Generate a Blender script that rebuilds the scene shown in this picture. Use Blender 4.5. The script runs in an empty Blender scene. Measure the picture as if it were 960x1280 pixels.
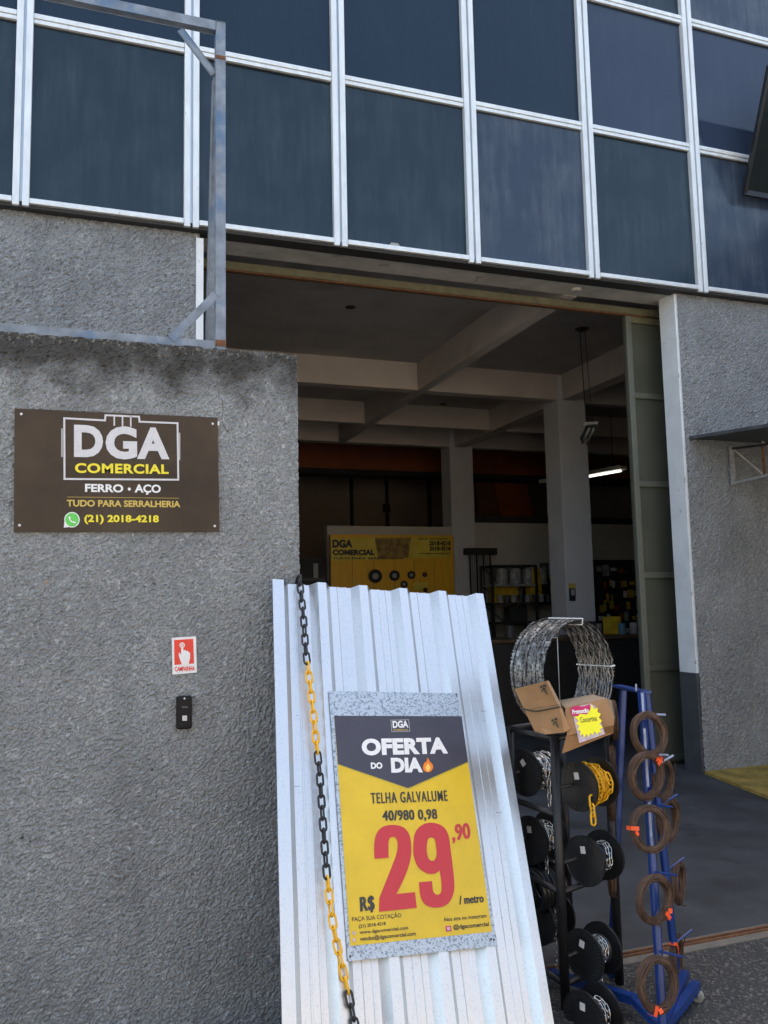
import bpy, bmesh, math, random
import numpy as np
from mathutils import Vector, Matrix, noise
random.seed(7)
R = math.radians
S = bpy.context.scene
C = S.collection

# ---------------------------------------------------------------- camera
FPX, YAW, PITCH, ROLL, EYE = 1057.3, .345088, .1066746, -.020896, 1.6
def _cam_axes():
    f = Vector((math.sin(YAW)*math.cos(PITCH), math.cos(YAW)*math.cos(PITCH), math.sin(PITCH)))
    r = Vector((math.cos(YAW), -math.sin(YAW), 0)); u = r.cross(f)
    return math.cos(ROLL)*r+math.sin(ROLL)*u, -math.sin(ROLL)*r+math.cos(ROLL)*u, f
RT, UP, FW = _cam_axes()
EYEP = Vector((0, 0, EYE))
cam = bpy.data.cameras.new('camera'); camo = bpy.data.objects.new('camera', cam); C.objects.link(camo)
cam.sensor_fit = 'HORIZONTAL'; cam.sensor_width = 36; cam.lens = 36*FPX/960; cam.clip_end = 2000; cam.clip_start = .02
m3 = Matrix((RT, UP, -FW)).transposed(); camo.matrix_world = Matrix.Translation(EYEP) @ m3.to_4x4()
S.camera = camo
S.render.resolution_x, S.render.resolution_y = 768, 1024

# ---------------------------------------------------------------- world, sun, exposure
SUN_EL, SUN_ROT = R(61), R(15)
w = bpy.data.worlds.new("World"); S.world = w; w.use_nodes = True
sky = w.node_tree.nodes.new('ShaderNodeTexSky'); sky.sky_type = 'NISHITA'; sky.sun_disc = False
sky.sun_elevation = SUN_EL; sky.sun_rotation = SUN_ROT; sky.air_density = .8; sky.dust_density = 3.0; sky.ozone_density = .3
wbal = w.node_tree.nodes.new('ShaderNodeMix'); wbal.data_type = 'RGBA'; wbal.blend_type = 'MULTIPLY'; wbal.inputs[0].default_value = 1; wbal.inputs[7].default_value = (1.0, .935, .80, 1)   # daylight white balance
w.node_tree.links.new(sky.outputs[0], wbal.inputs[6]); w.node_tree.links.new(wbal.outputs[2], w.node_tree.nodes['Background'].inputs[0])
w.node_tree.nodes['Background'].inputs[1].default_value = .15
sl = bpy.data.lights.new('sun', 'SUN'); sl.energy = 3.6; sl.angle = R(.53); sl.color = (1, .95, .87)
so = bpy.data.objects.new('sun', sl); C.objects.link(so)
sd = Vector((math.sin(SUN_ROT)*math.cos(SUN_EL), math.cos(SUN_ROT)*math.cos(SUN_EL), math.sin(SUN_EL)))
so.rotation_euler = sd.to_track_quat('Z', 'Y').to_euler(); so.location = (0, 0, 30)
S.view_settings.view_transform = 'Standard'; S.view_settings.look = 'None'
S.view_settings.exposure = 2.2; S.view_settings.gamma = 1
S.cycles.max_bounces = 8; S.cycles.diffuse_bounces = 5

# ---------------------------------------------------------------- photo pixel -> point of the place
def ray(x, y): return RT*((x-480)/FPX) - UP*((y-640)/FPX) + FW
def atY(x, y, Y): r = ray(x, y); return EYEP + r*(Y/r.y)
def atZ(x, y, Z=0): r = ray(x, y); return EYEP + r*((Z-EYE)/r.z)
def atX(x, y, X): r = ray(x, y); return EYEP + r*(X/r.x)
class Plane:
    """a flat face: origin, ex (right), ey (down); n points at the viewer"""
    def __init__(s, o, ex, ey):
        s.o = Vector(o); s.ex = Vector(ex).normalized(); ey = Vector(ey); ey = ey - s.ex*ey.dot(s.ex); s.ey = ey.normalized()
        s.n = s.ex.cross(s.ey)*-1
        if (EYEP-s.o).dot(s.n) < 0: s.n = -s.n
    def uv(s, px, py):
        r = ray(px, py); t = (s.o-EYEP).dot(s.n)/r.dot(s.n); p = EYEP+r*t-s.o
        return p.dot(s.ex), p.dot(s.ey)
    def P(s, u, v, h=0): return s.o+s.ex*u+s.ey*v+s.n*h
    def hit(s, px, py, h=0): u, v = s.uv(px, py); return s.P(u, v, h)

# ---------------------------------------------------------------- materials
def mat(name, col, rough=.7, metal=0, spec=.5, coat=0, emit=None, var=0, vscale=8, bump=0, bscale=60, bdist=.004, stretch=None, col2=None, dirt=None):
    m = bpy.data.materials.new(name); m.use_nodes = True; nt = m.node_tree; N, L = nt.nodes, nt.links
    b = N['Principled BSDF']; b.inputs['Roughness'].default_value = rough; b.inputs['Metallic'].default_value = metal
    b.inputs['Specular IOR Level'].default_value = spec; b.inputs['Coat Weight'].default_value = coat
    b.inputs['Base Color'].default_value = (*col, 1)
    tc = N.new('ShaderNodeTexCoord'); src = tc.outputs['Object']
    if stretch:
        mp = N.new('ShaderNodeMapping'); mp.inputs['Scale'].default_value = stretch; L.new(src, mp.inputs[0]); src = mp.outputs[0]
    if var or col2:
        n = N.new('ShaderNodeTexNoise'); n.inputs['Scale'].default_value = vscale; n.inputs['Detail'].default_value = 6
        n.inputs['Roughness'].default_value = .62; L.new(src, n.inputs['Vector'])
        r = N.new('ShaderNodeValToRGB'); r.color_ramp.elements[0].position = .32; r.color_ramp.elements[1].position = .68
        a = [c*(1-var) for c in col]; c2 = col2 or [min(1, c*(1+var)) for c in col]
        r.color_ramp.elements[0].color = (*a, 1); r.color_ramp.elements[1].color = (*c2, 1)
        L.new(n.outputs['Fac'], r.inputs[0]); out = r.outputs[0]
        if dirt:
            n2 = N.new('ShaderNodeTexNoise'); n2.inputs['Scale'].default_value = dirt[1]; n2.inputs['Detail'].default_value = 8
            L.new(src, n2.inputs['Vector']); r2 = N.new('ShaderNodeValToRGB'); r2.color_ramp.elements[0].position = dirt[2]; r2.color_ramp.elements[1].position = dirt[2]+.12
            L.new(n2.outputs['Fac'], r2.inputs[0]); mx = N.new('ShaderNodeMix'); mx.data_type = 'RGBA'
            L.new(r2.outputs[0], mx.inputs[0]); L.new(out, mx.inputs[6]); mx.inputs[7].default_value = (*dirt[0], 1); out = mx.outputs[2]
        L.new(out, b.inputs['Base Color'])
        mr = N.new('ShaderNodeMapRange'); mr.inputs[3].default_value = max(.02, rough-.08); mr.inputs[4].default_value = min(1, rough+.1)
        L.new(n.outputs['Fac'], mr.inputs[0]); L.new(mr.outputs[0], b.inputs['Roughness'])
    if bump:
        n = N.new('ShaderNodeTexNoise'); n.inputs['Scale'].default_value = bscale; n.inputs['Detail'].default_value = 5; L.new(src, n.inputs['Vector'])
        bp = N.new('ShaderNodeBump'); bp.inputs['Strength'].default_value = bump; bp.inputs['Distance'].default_value = bdist
        L.new(n.outputs['Fac'], bp.inputs['Height']); L.new(bp.outputs[0], b.inputs['Normal'])
    if emit:
        b.inputs['Emission Color'].default_value = (*emit[0], 1); b.inputs['Emission Strength'].default_value = emit[1]
    return m

def roughcast(name, col, top=None, top_z=0, side=None):
    """splattered render: worm-like lumps as bump, paint wear in colour; top = colour of the mould below the coping"""
    m = bpy.data.materials.new(name); m.use_nodes = True; nt = m.node_tree; N, L = nt.nodes, nt.links
    b = N['Principled BSDF']; b.inputs['Roughness'].default_value = .62; b.inputs['Specular IOR Level'].default_value = .35
    g = N.new('ShaderNodeNewGeometry'); pos = g.outputs['Position']
    def nz(scale, detail=4, dist=0):
        n = N.new('ShaderNodeTexNoise'); n.inputs['Scale'].default_value = scale; n.inputs['Detail'].default_value = detail; n.inputs['Distortion'].default_value = dist
        L.new(pos, n.inputs['Vector']); return n.outputs['Fac']
    def ramp(src, p0, p1, c0, c1):
        r = N.new('ShaderNodeValToRGB'); r.color_ramp.elements[0].position = p0; r.color_ramp.elements[1].position = p1
        r.color_ramp.elements[0].color = (*c0, 1); r.color_ramp.elements[1].color = (*c1, 1); L.new(src, r.inputs[0]); return r.outputs[0]
    def rng_(src, a0, a1, b1):
        q = N.new('ShaderNodeMapRange'); q.inputs[1].default_value = a0; q.inputs[2].default_value = a1; q.inputs[4].default_value = b1; L.new(src, q.inputs[0]); return q.outputs[0]
    def mix(f, a, c):
        x = N.new('ShaderNodeMix'); x.data_type = 'RGBA'
        if isinstance(f, float): x.inputs[0].default_value = f
        else: L.new(f, x.inputs[0])
        L.new(a, x.inputs[6])
        if isinstance(c, tuple): x.inputs[7].default_value = (*c, 1)
        else: L.new(c, x.inputs[7])
        return x.outputs[2]
    base = ramp(nz(2.2, 8), .3, .72, [c*.74 for c in col], [c*1.2 for c in col])
    mp = N.new('ShaderNodeMapping'); mp.inputs['Scale'].default_value = (7, 7, .55); L.new(pos, mp.inputs[0])
    ns = N.new('ShaderNodeTexNoise'); ns.inputs['Scale'].default_value = 1.3; ns.inputs['Detail'].default_value = 7; L.new(mp.outputs[0], ns.inputs['Vector'])
    base = mix(ramp(ns.outputs['Fac'], .5, .72, (0, 0, 0), (.55, .55, .55)), base, tuple(c*.6 for c in col))
    fine = ramp(nz(150, 3), .35, .62, (0, 0, 0), (1, 1, 1))
    base = mix(fine, mix(1.0, base, tuple(c*.55 for c in col)), base)
    pits = ramp(nz(38, 6, 1.2), .56, .72, (0, 0, 0), (1, 1, 1))
    hs = N.new('ShaderNodeMath'); hs.operation = 'MULTIPLY'; L.new(pits, hs.inputs[0]); hs.inputs[1].default_value = .45
    base = mix(hs.outputs[0], base, tuple(c*1.9 for c in col))
    if top:
        sp = N.new('ShaderNodeSeparateXYZ'); L.new(pos, sp.inputs[0])
        mr = N.new('ShaderNodeMapRange'); mr.inputs[1].default_value = top_z-.42; mr.inputs[2].default_value = top_z; L.new(sp.outputs[2], mr.inputs[0])
        a = N.new('ShaderNodeMath'); a.operation = 'MULTIPLY_ADD'; L.new(nz(7, 9), a.inputs[0]); a.inputs[1].default_value = 1.5; L.new(mr.outputs[0], a.inputs[2])
        base = mix(rng_(a.outputs[0], 1.05, 1.6, .93), base, top)
        a2 = N.new('ShaderNodeMath'); a2.operation = 'MULTIPLY_ADD'; L.new(nz(70, 4), a2.inputs[0]); a2.inputs[1].default_value = .9; L.new(mr.outputs[0], a2.inputs[2])
        base = mix(rng_(a2.outputs[0], 1.42, 1.5, .3), base, (.42, .42, .38))
    L.new(base, b.inputs['Base Color'])
    v = N.new('ShaderNodeTexVoronoi'); v.inputs['Scale'].default_value = 70; v.feature = 'SMOOTH_F1'
    ad = N.new('ShaderNodeMix'); ad.data_type = 'VECTOR'; ad.inputs[0].default_value = .04; L.new(pos, ad.inputs[4]); 
    nn = N.new('ShaderNodeTexNoise'); nn.inputs['Scale'].default_value = 25; L.new(pos, nn.inputs['Vector']); L.new(nn.outputs['Color'], ad.inputs[5]); L.new(ad.outputs[1], v.inputs['Vector'])
    bp = N.new('ShaderNodeBump'); bp.inputs['Strength'].default_value = .8; bp.inputs['Distance'].default_value = .008; L.new(v.outputs['Distance'], bp.inputs['Height'])
    b2 = N.new('ShaderNodeBump'); b2.inputs['Strength'].default_value = .45; b2.inputs['Distance'].default_value = .003; L.new(nz(230, 5), b2.inputs['Height']); L.new(bp.outputs[0], b2.inputs['Normal'])
    L.new(b2.outputs[0], b.inputs['Normal'])
    return m

M = {}
M['wall'] = roughcast('grey_roughcast', (.30, .315, .32), (.035, .032, .027), 2.76)
M['facade'] = roughcast('facade_roughcast', (.30, .315, .325), (.12, .11, .095), 4.75)
M['white_paint'] = mat('white_paint', (.76, .79, .81), .6, var=.08, vscale=5, bump=.25, bscale=40, dirt=((.4, .4, .36), 9, .68))
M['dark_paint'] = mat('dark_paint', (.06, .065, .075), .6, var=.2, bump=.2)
M['concrete'] = mat('concrete', (.5, .475, .43), .85, var=.18, vscale=4, bump=.3, stretch=(1, 1, 3), dirt=((.16, .15, .13), 7, .62))
M['ceiling'] = mat('ceiling_plaster', (.40, .375, .35), .9, var=.16, vscale=1.6, dirt=((.33, .29, .25), 1.1, .6))
M['beam'] = mat('cream_paint', (.56, .50, .45), .8, var=.08, vscale=2, dirt=((.45, .37, .31), 1.6, .62))
M['column'] = mat('column_paint', (.6, .6, .61), .55, var=.06, vscale=2)
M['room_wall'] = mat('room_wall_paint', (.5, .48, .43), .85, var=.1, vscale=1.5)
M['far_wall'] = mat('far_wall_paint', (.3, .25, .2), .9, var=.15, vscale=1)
M['orange'] = mat('orange_paint', (.3, .075, .02), .6, var=.2, vscale=3)
M['black_steel'] = mat('black_steel', (.010, .010, .011), .42, var=.3, vscale=20, bump=.1)
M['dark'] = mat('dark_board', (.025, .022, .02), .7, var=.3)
M['alu'] = mat('white_aluminium', (.72, .75, .76), .38, .25, var=.09, vscale=14, stretch=(1, 1, .3), dirt=((.4, .38, .34), 30, .68))
M['rubber_shade'] = mat('window_rubber_and_shade', (.03, .03, .03), .7)
M['door_green'] = mat('green_grey_door_paint', (.072, .076, .056), .5, var=.12, vscale=3, bump=.1, bscale=8)
M['door_green_lite'] = mat('door_frame_paint', (.11, .115, .09), .45, var=.1, vscale=6)
M['track'] = mat('track_paint', (.13, .125, .075), .6, var=.2, vscale=12)
M['rust'] = mat('rust', (.16, .07, .03), .85, var=.4, vscale=30, bump=.3)
M['blue_worn'] = mat('worn_blue_grey_steel', (.2, .235, .28), .5, .3, var=.3, vscale=14, bump=.2, dirt=((.1, .17, .27), 6, .56))
M['blue'] = mat('blue_paint', (.008, .04, .19), .38, var=.18, vscale=12, bump=.08, coat=.2)
M['blue_pale'] = mat('pale_blue_edge', (.34, .38, .52), .5, var=.3, vscale=30)
M['black_plastic'] = mat('black_plastic', (.012, .012, .013), .38, var=.2, vscale=40)
M['drum'] = mat('charcoal_plastic', (.03, .033, .038), .3, var=.2)
M['yellow_plastic'] = mat('yellow_plastic', (.85, .46, .012), .38, var=.06, vscale=40)
M['chain_black'] = mat('black_chain_plastic', (.018, .018, .02), .35)
M['zinc'] = mat('zinc_chain', (.78, .78, .76), .22, .95)
M['white_sticker'] = mat('white_sticker', (.62, .61, .6), .6, var=.08, vscale=90)
M['wire'] = mat('annealed_wire', (.085, .048, .03), .6, .2, var=.4, vscale=45, bump=.4, bscale=220, bdist=.002)
M['tag'] = mat('orange_tag', (.9, .1, .02), .45, var=.1, vscale=60)
M['razor'] = mat('galvanised_razor_strip', (.24, .24, .235), .38, .8, var=.5, vscale=30)
M['strap'] = mat('white_strap', (.75, .75, .75), .5)
M['card'] = mat('cardboard', (.36, .2, .09), .8, var=.08, vscale=12, bump=.15, bscale=30, stretch=(1, 1, 1))
M['card_in'] = mat('cardboard_inside', (.33, .24, .16), .85, var=.08, vscale=12)
M['ink'] = mat('green_black_ink', (.02, .04, .03), .7)
M['cord'] = mat('dark_green_cord', (.03, .04, .03), .7)
M['magenta'] = mat('magenta_print', (.55, .01, .1), .45)
M['bright_yellow'] = mat('bright_yellow_print', (.9, .82, .01), .5)
M['label_paper'] = mat('label_paper', (.55, .42, .45), .5, var=.2, vscale=60)
M['white_print'] = mat('white_print', (.8, .8, .8), .5, var=.05, vscale=60)
M['black_print'] = mat('black_print', (.02, .02, .022), .5)
M['sign_brown'] = mat('brown_sign_enamel', (.062, .044, .029), .6, spec=.25, var=.3, vscale=3.5, bump=.05, bscale=5)
M['sign_silver'] = mat('silver_print', (.62, .62, .64), .45, var=.07, vscale=40)
M['sign_grey'] = mat('grey_line_print', (.42, .42, .42), .5)
M['sign_yellow'] = mat('yellow_print', (.85, .72, .03), .5)
M['sign_gold'] = mat('gold_print', (.62, .45, .1), .5)
M['whats_green'] = mat('green_print', (.12, .6, .1), .5)
M['sign_red'] = mat('red_print', (.75, .045, .025), .45, var=.06)
M['poster_yellow'] = mat('poster_yellow', (.72, .49, .02), .38, var=.08, vscale=7, bump=.35, bscale=9, bdist=.01)
M['poster_dark'] = mat('poster_dark', (.052, .05, .07), .38, var=.1, vscale=10)
M['poster_red'] = mat('poster_red', (.55, .035, .045), .42)
M['poster_ink'] = mat('poster_ink', (.04, .038, .03), .45)
M['poster_halo'] = mat('poster_olive_halo', (.5, .42, .06), .45, var=.1)
M['flame'] = mat('flame_print', (.85, .22, .02), .5)
M['flame_in'] = mat('flame_inner_print', (.9, .6, .12), .5)
M['tube_lit'] = mat('lit_tube', (.9, .9, .9), .5, emit=((1, .97, .9), .55))
M['fixture'] = mat('fixture_cream', (.5, .48, .42), .5)
M['yellow_board'] = mat('yellow_board', (.8, .43, .02), .5, var=.1, vscale=3, stretch=(6, 1, 1))
M['banner'] = mat('banner_yellow', (.78, .62, .08), .5, col2=(.6, .42, .04), vscale=3)
M['banner_photo'] = mat('banner_photo', (.12, .06, .02), .5, col2=(.45, .3, .06), vscale=9)
M['asphalt_smooth'] = mat('dark_driveway', (.046, .048, .054), .7, var=.42, vscale=2.2, bump=.35, bscale=90, bdist=.004, dirt=((.028, .03, .035), 5, .6))
M['yellow_floor'] = mat('worn_yellow_paint', (.38, .26, .06), .75, var=.4, vscale=6, bump=.2)
M['street'] = mat('street_asphalt', (.19, .18, .165), .85, var=.2, vscale=2, bump=.5, bscale=70)
M['pebble'] = mat('aggregate', (.075, .074, .07), .5, col2=(.17, .165, .155), var=.5, vscale=45)
M['apron'] = mat('rough_asphalt', (.05, .05, .05), .85, var=.35, vscale=30, bump=.8, bscale=110, bdist=.008)
M['kerb'] = mat('concrete_strip', (.17, .155, .13), .85, var=.25, vscale=9, bump=.4)
M['bracket'] = mat('bracket_grey', (.3, .3, .29), .6, var=.3, vscale=20)
M['bell'] = mat('doorbell_black', (.008, .008, .008), .55, spec=.25)
M['canopy'] = mat('canopy_sheet', (.07, .075, .08), .7, var=.3)
M['castor'] = mat('castor_grey', (.3, .3, .28), .5)
M['cable'] = mat('black_cable', (.012, .013, .015), .3)
M['seal'] = mat('galvanised_strip', (.45, .5, .55), .4, .8)
def galvanised():
    m = mat('galvanised_spangle', (.4, .45, .5), .42, .55); nt = m.node_tree; N, L = nt.nodes, nt.links; b = N['Principled BSDF']
    tc = N.new('ShaderNodeTexCoord'); v = N.new('ShaderNodeTexVoronoi'); v.inputs['Scale'].default_value = 170; L.new(tc.outputs['Object'], v.inputs['Vector'])
    n = N.new('ShaderNodeTexNoise'); n.inputs['Scale'].default_value = 90; L.new(tc.outputs['Object'], n.inputs['Vector'])
    s = N.new('ShaderNodeSeparateXYZ'); L.new(v.outputs['Color'], s.inputs[0])
    r = N.new('ShaderNodeValToRGB'); r.color_ramp.elements[0].color = (.2, .24, .28, 1); r.color_ramp.elements[1].color = (.5, .56, .62, 1); r.color_ramp.elements[0].position = .02; r.color_ramp.elements[1].position = .42
    ml = N.new('ShaderNodeMath'); ml.operation = 'MULTIPLY'; L.new(s.outputs[0], ml.inputs[0]); L.new(n.outputs['Fac'], ml.inputs[1])
    a = N.new('ShaderNodeMath'); a.operation = 'MULTIPLY'; L.new(ml.outputs[0], a.inputs[0]); a.inputs[1].default_value = 1.8
    L.new(a.outputs[0], r.inputs[0]); L.new(r.outputs[0], b.inputs['Base Color']); return m
M['galv'] = galvanised()
def galvalume():
    m = mat('galvalume', (.8, .8, .8), .2, 1.0); nt = m.node_tree; N, L = nt.nodes, nt.links; b = N['Principled BSDF']
    tc = N.new('ShaderNodeTexCoord'); mp = N.new('ShaderNodeMapping'); mp.inputs['Scale'].default_value = (1, .12, 1); L.new(tc.outputs['Object'], mp.inputs[0])
    n = N.new('ShaderNodeTexNoise'); n.inputs['Scale'].default_value = 26; n.inputs['Detail'].default_value = 5; L.new(mp.outputs[0], n.inputs['Vector'])
    mr = N.new('ShaderNodeMapRange'); mr.inputs[3].default_value = .31; mr.inputs[4].default_value = .41; L.new(n.outputs['Fac'], mr.inputs[0]); L.new(mr.outputs[0], b.inputs['Roughness'])
    n2 = N.new('ShaderNodeTexNoise'); n2.inputs['Scale'].default_value = 7; n2.inputs['Detail'].default_value = 2; L.new(mp.outputs[0], n2.inputs['Vector'])
    bp = N.new('ShaderNodeBump'); bp.inputs['Strength'].default_value = .1; bp.inputs['Distance'].default_value = .004; L.new(n2.outputs['Fac'], bp.inputs['Height']); L.new(bp.outputs[0], b.inputs['Normal'])
    n3 = N.new('ShaderNodeTexNoise'); n3.inputs['Scale'].default_value = 130; n3.inputs['Detail'].default_value = 3; L.new(tc.outputs['Object'], n3.inputs['Vector'])
    r = N.new('ShaderNodeValToRGB'); r.color_ramp.elements[0].position = .3; r.color_ramp.elements[1].position = .45; r.color_ramp.elements[0].color = (.62, .62, .61, 1); r.color_ramp.elements[1].color = (.72, .72, .71, 1)
    L.new(n3.outputs['Fac'], r.inputs[0]); L.new(r.outputs[0], b.inputs['Base Color']); return m
M['galvalume'] = galvalume()
def glass(name, col, streak, top):
    """tinted window film: dark, glossy, with run marks of dried water"""
    m = bpy.data.materials.new(name); m.use_nodes = True; nt = m.node_tree; N, L = nt.nodes, nt.links; b = N['Principled BSDF']
    tc = N.new('ShaderNodeTexCoord'); oi = N.new('ShaderNodeObjectInfo'); ad = N.new('ShaderNodeVectorMath'); ad.operation = 'ADD'
    L.new(tc.outputs['Object'], ad.inputs[0]); ml = N.new('ShaderNodeVectorMath'); ml.operation = 'SCALE'; ml.inputs['Scale'].default_value = 40
    cx = N.new('ShaderNodeCombineXYZ'); L.new(oi.outputs['Random'], cx.inputs[0]); L.new(oi.outputs['Random'], cx.inputs[2]); L.new(cx.outputs[0], ml.inputs[0]); L.new(ml.outputs[0], ad.inputs[1])
    mp = N.new('ShaderNodeMapping'); mp.inputs['Scale'].default_value = (9, 1, 1.0); L.new(ad.outputs[0], mp.inputs[0])
    n = N.new('ShaderNodeTexNoise'); n.inputs['Scale'].default_value = 1.4; n.inputs['Detail'].default_value = 7; n.inputs['Roughness'].default_value = .65; L.new(mp.outputs[0], n.inputs['Vector'])
    m2 = N.new('ShaderNodeTexNoise'); m2.inputs['Scale'].default_value = 2.2; m2.inputs['Detail'].default_value = 6; L.new(ad.outputs[0], m2.inputs['Vector'])
    mm = N.new('ShaderNodeMath'); mm.operation = 'MULTIPLY'; L.new(n.outputs['Fac'], mm.inputs[0]); L.new(m2.outputs['Fac'], mm.inputs[1])
    r = N.new('ShaderNodeValToRGB'); r.color_ramp.elements[0].position = .2; r.color_ramp.elements[1].position = .44; r.color_ramp.elements[0].color = (*col, 1); r.color_ramp.elements[1].color = (*streak, 1)
    L.new(mm.outputs[0], r.inputs[0]); L.new(r.outputs[0], b.inputs['Base Color'])
    b.inputs['Roughness'].default_value = top; b.inputs['Specular IOR Level'].default_value = .35
    return m
M['casement'] = glass('casement_glass', (.012, .016, .016), (.02, .026, .026), .2)
M['spandrel'] = glass('teal_filmed_glass', (.013, .028, .044), (.031, .050, .068), .16)
M['spandrel_blue'] = glass('blue_filmed_glass', (.032, .049, .082), (.09, .112, .145), .18)
M['vision'] = glass('dark_blue_glass', (.008, .021, .042), (.011, .026, .048), .04)
M['vision_pale'] = glass('pale_blue_glass', (.028, .044, .08), (.036, .054, .09), .06)

# ---------------------------------------------------------------- mesh helpers
def obj(name, bm, m, parent=None, smooth=False, label=None, cat=None, group=None, kind=None):
    me = bpy.data.meshes.new(name)
    if isinstance(bm, bmesh.types.BMesh):
        bm.to_mesh(me); bm.free()
    else:
        me.from_pydata(bm[0], [], bm[1])
    for x in (m if isinstance(m, (list, tuple)) else [m]): me.materials.append(x)
    if smooth: me.polygons.foreach_set('use_smooth', [True]*len(me.polygons))
    me.update()
    return link(name, me, parent, label, cat, group, kind)
def link(name, me, parent=None, label=None, cat=None, group=None, kind=None):
    o = bpy.data.objects.new(name, me); C.objects.link(o)
    if parent: o.parent = parent; o.matrix_parent_inverse = parent.matrix_basis.inverted()
    if label: o['label'] = label
    if cat: o['category'] = cat
    if group: o['group'] = group
    if kind: o['kind'] = kind
    return o
def thing(name, label, cat, loc=(0, 0, 0), group=None):
    o = link(name, None, None, label, cat, group); o.location = loc; return o
def box(bm, x0, x1, y0, y1, z0, z1, bev=0):
    g = bmesh.ops.create_cube(bm, size=1)['verts']
    for v in g: v.co = Vector(((x0+x1)/2+v.co.x*(x1-x0), (y0+y1)/2+v.co.y*(y1-y0), (z0+z1)/2+v.co.z*(z1-z0)))
    if bev: bmesh.ops.bevel(bm, geom=list({e for v in g for e in v.link_edges}), offset=bev, segments=2, affect='EDGES', profile=.6)
    return g
def B(x0, x1, y0, y1, z0, z1, bev=0):
    bm = bmesh.new(); box(bm, x0, x1, y0, y1, z0, z1, bev); return bm
def bar(bm, a, b, wx, wy, hint=(0, 0, 1), bev=0):
    """rectangular bar from a to b; wx across along hint's perpendicular, wy along hint"""
    a, b = Vector(a), Vector(b); d = (b-a); L = d.length; d.normalize(); h = Vector(hint)
    x = d.cross(h); 
    if x.length < 1e-4: x = d.cross(Vector((1, 0, 0)))
    x.normalize(); y = x.cross(d).normalized()
    g = bmesh.ops.create_cube(bm, size=1)['verts']
    for v in g: v.co = (a+b)/2 + x*(v.co.x*wx) + y*(v.co.y*wy) + d*(v.co.z*L)
    if bev: bmesh.ops.bevel(bm, geom=list({e for v in g for e in v.link_edges}), offset=bev, segments=2, affect='EDGES', profile=.6)
def BAR(a, b, wx, wy, hint=(0, 0, 1), bev=0):
    bm = bmesh.new(); bar(bm, a, b, wx, wy, hint, bev); return bm
def tube(bm, pts, r, seg=8, closed=False, cap=True, rs=None):
    pts = [Vector(p) for p in pts]; n = len(pts); rings = []
    t0 = (pts[1]-pts[0]).normalized(); ref = Vector((0, 0, 1)) if abs(t0.z) < .9 else Vector((1, 0, 0))
    nrm = (ref - t0*ref.dot(t0)).normalized()
    for i, p in enumerate(pts):
        if closed: t = (pts[(i+1) % n]-pts[i-1])
        else: t = pts[min(i+1, n-1)]-pts[max(i-1, 0)]
        t.normalize(); nrm = (nrm - t*nrm.dot(t)).normalized(); bn = t.cross(nrm)
        rr = rs[i] if rs else r
        rings.append([bm.verts.new(p+nrm*(rr*math.cos(k*2*math.pi/seg))+bn*(rr*math.sin(k*2*math.pi/seg))) for k in range(seg)])
    for i in range(n if closed else n-1):
        a, b = rings[i], rings[(i+1) % n]
        for k in range(seg): bm.faces.new((a[k], a[(k+1) % seg], b[(k+1) % seg], b[k]))
    if cap and not closed:
        bm.faces.new(list(reversed(rings[0]))); bm.faces.new(rings[-1])
def TUBE(pts, r, seg=8, **k):
    bm = bmesh.new(); tube(bm, pts, r, seg, **k); return bm
def lathe(bm, prof, axis_o, axis_d, seg=32):
    """prof: list of (s along axis, radius)"""
    o, d = Vector(axis_o), Vector(axis_d).normalized(); ref = Vector((0, 0, 1)) if abs(d.z) < .9 else Vector((1, 0, 0))
    x = (ref-d*ref.dot(d)).normalized(); y = d.cross(x); rings = []
    for s, r in prof: rings.append([bm.verts.new(o+d*s+x*(r*math.cos(k*2*math.pi/seg))+y*(r*math.sin(k*2*math.pi/seg))) for k in range(seg)])
    for a, b in zip(rings, rings[1:]):
        for k in range(seg): bm.faces.new((a[k], a[(k+1) % seg], b[(k+1) % seg], b[k]))
    if prof[0][1] > 0: bm.faces.new(list(reversed(rings[0])))
    if prof[-1][1] > 0: bm.faces.new(rings[-1])
def LATHE(*a, **k):
    bm = bmesh.new(); lathe(bm, *a, **k); return bm
def slab(bm, pts, n, t):
    """polygon pts (3-D, planar) thickened by t against the normal n"""
    n = Vector(n).normalized(); f = [bm.verts.new(Vector(p)) for p in pts]; k = [bm.verts.new(Vector(p)-n*t) for p in pts]
    bm.faces.new(f); bm.faces.new(list(reversed(k))); m = len(f)
    for i in range(m): bm.faces.new((f[i], k[i], k[(i+1) % m], f[(i+1) % m]))
def SLAB(pts, n, t):
    bm = bmesh.new(); slab(bm, pts, n, t); bmesh.ops.recalc_face_normals(bm, faces=bm.faces); return bm
def sheetpoly(name, pl, pix, h, t, m, parent, **k):
    return obj(name, SLAB([pl.hit(x, y, h) for x, y in pix], pl.n, t), m, parent, **k)
def strips(name, pl, lines, wd, h, m, parent, closed=False):
    """printed line work: lines = lists of pixels"""
    bm = bmesh.new()
    for ln in lines:
        pts = [pl.uv(*p) for p in ln]
        if closed: pts.append(pts[0])
        for (u0, v0), (u1, v1) in zip(pts, pts[1:]):
            d = Vector((u1-u0, v1-v0)); L = d.length
            if L < 1e-6: continue
            d /= L; q = Vector((-d.y, d.x))*wd/2; e = d*wd/2
            P = [Vector((u0, v0))-e+q, Vector((u1, v1))+e+q, Vector((u1, v1))+e-q, Vector((u0, v0))-e-q]
            h += 1e-5
            slab(bm, [pl.P(p.x, p.y, h) for p in P], pl.n, .0006)
    bmesh.ops.recalc_face_normals(bm, faces=bm.faces)
    return obj(name, bm, m, parent)
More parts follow.
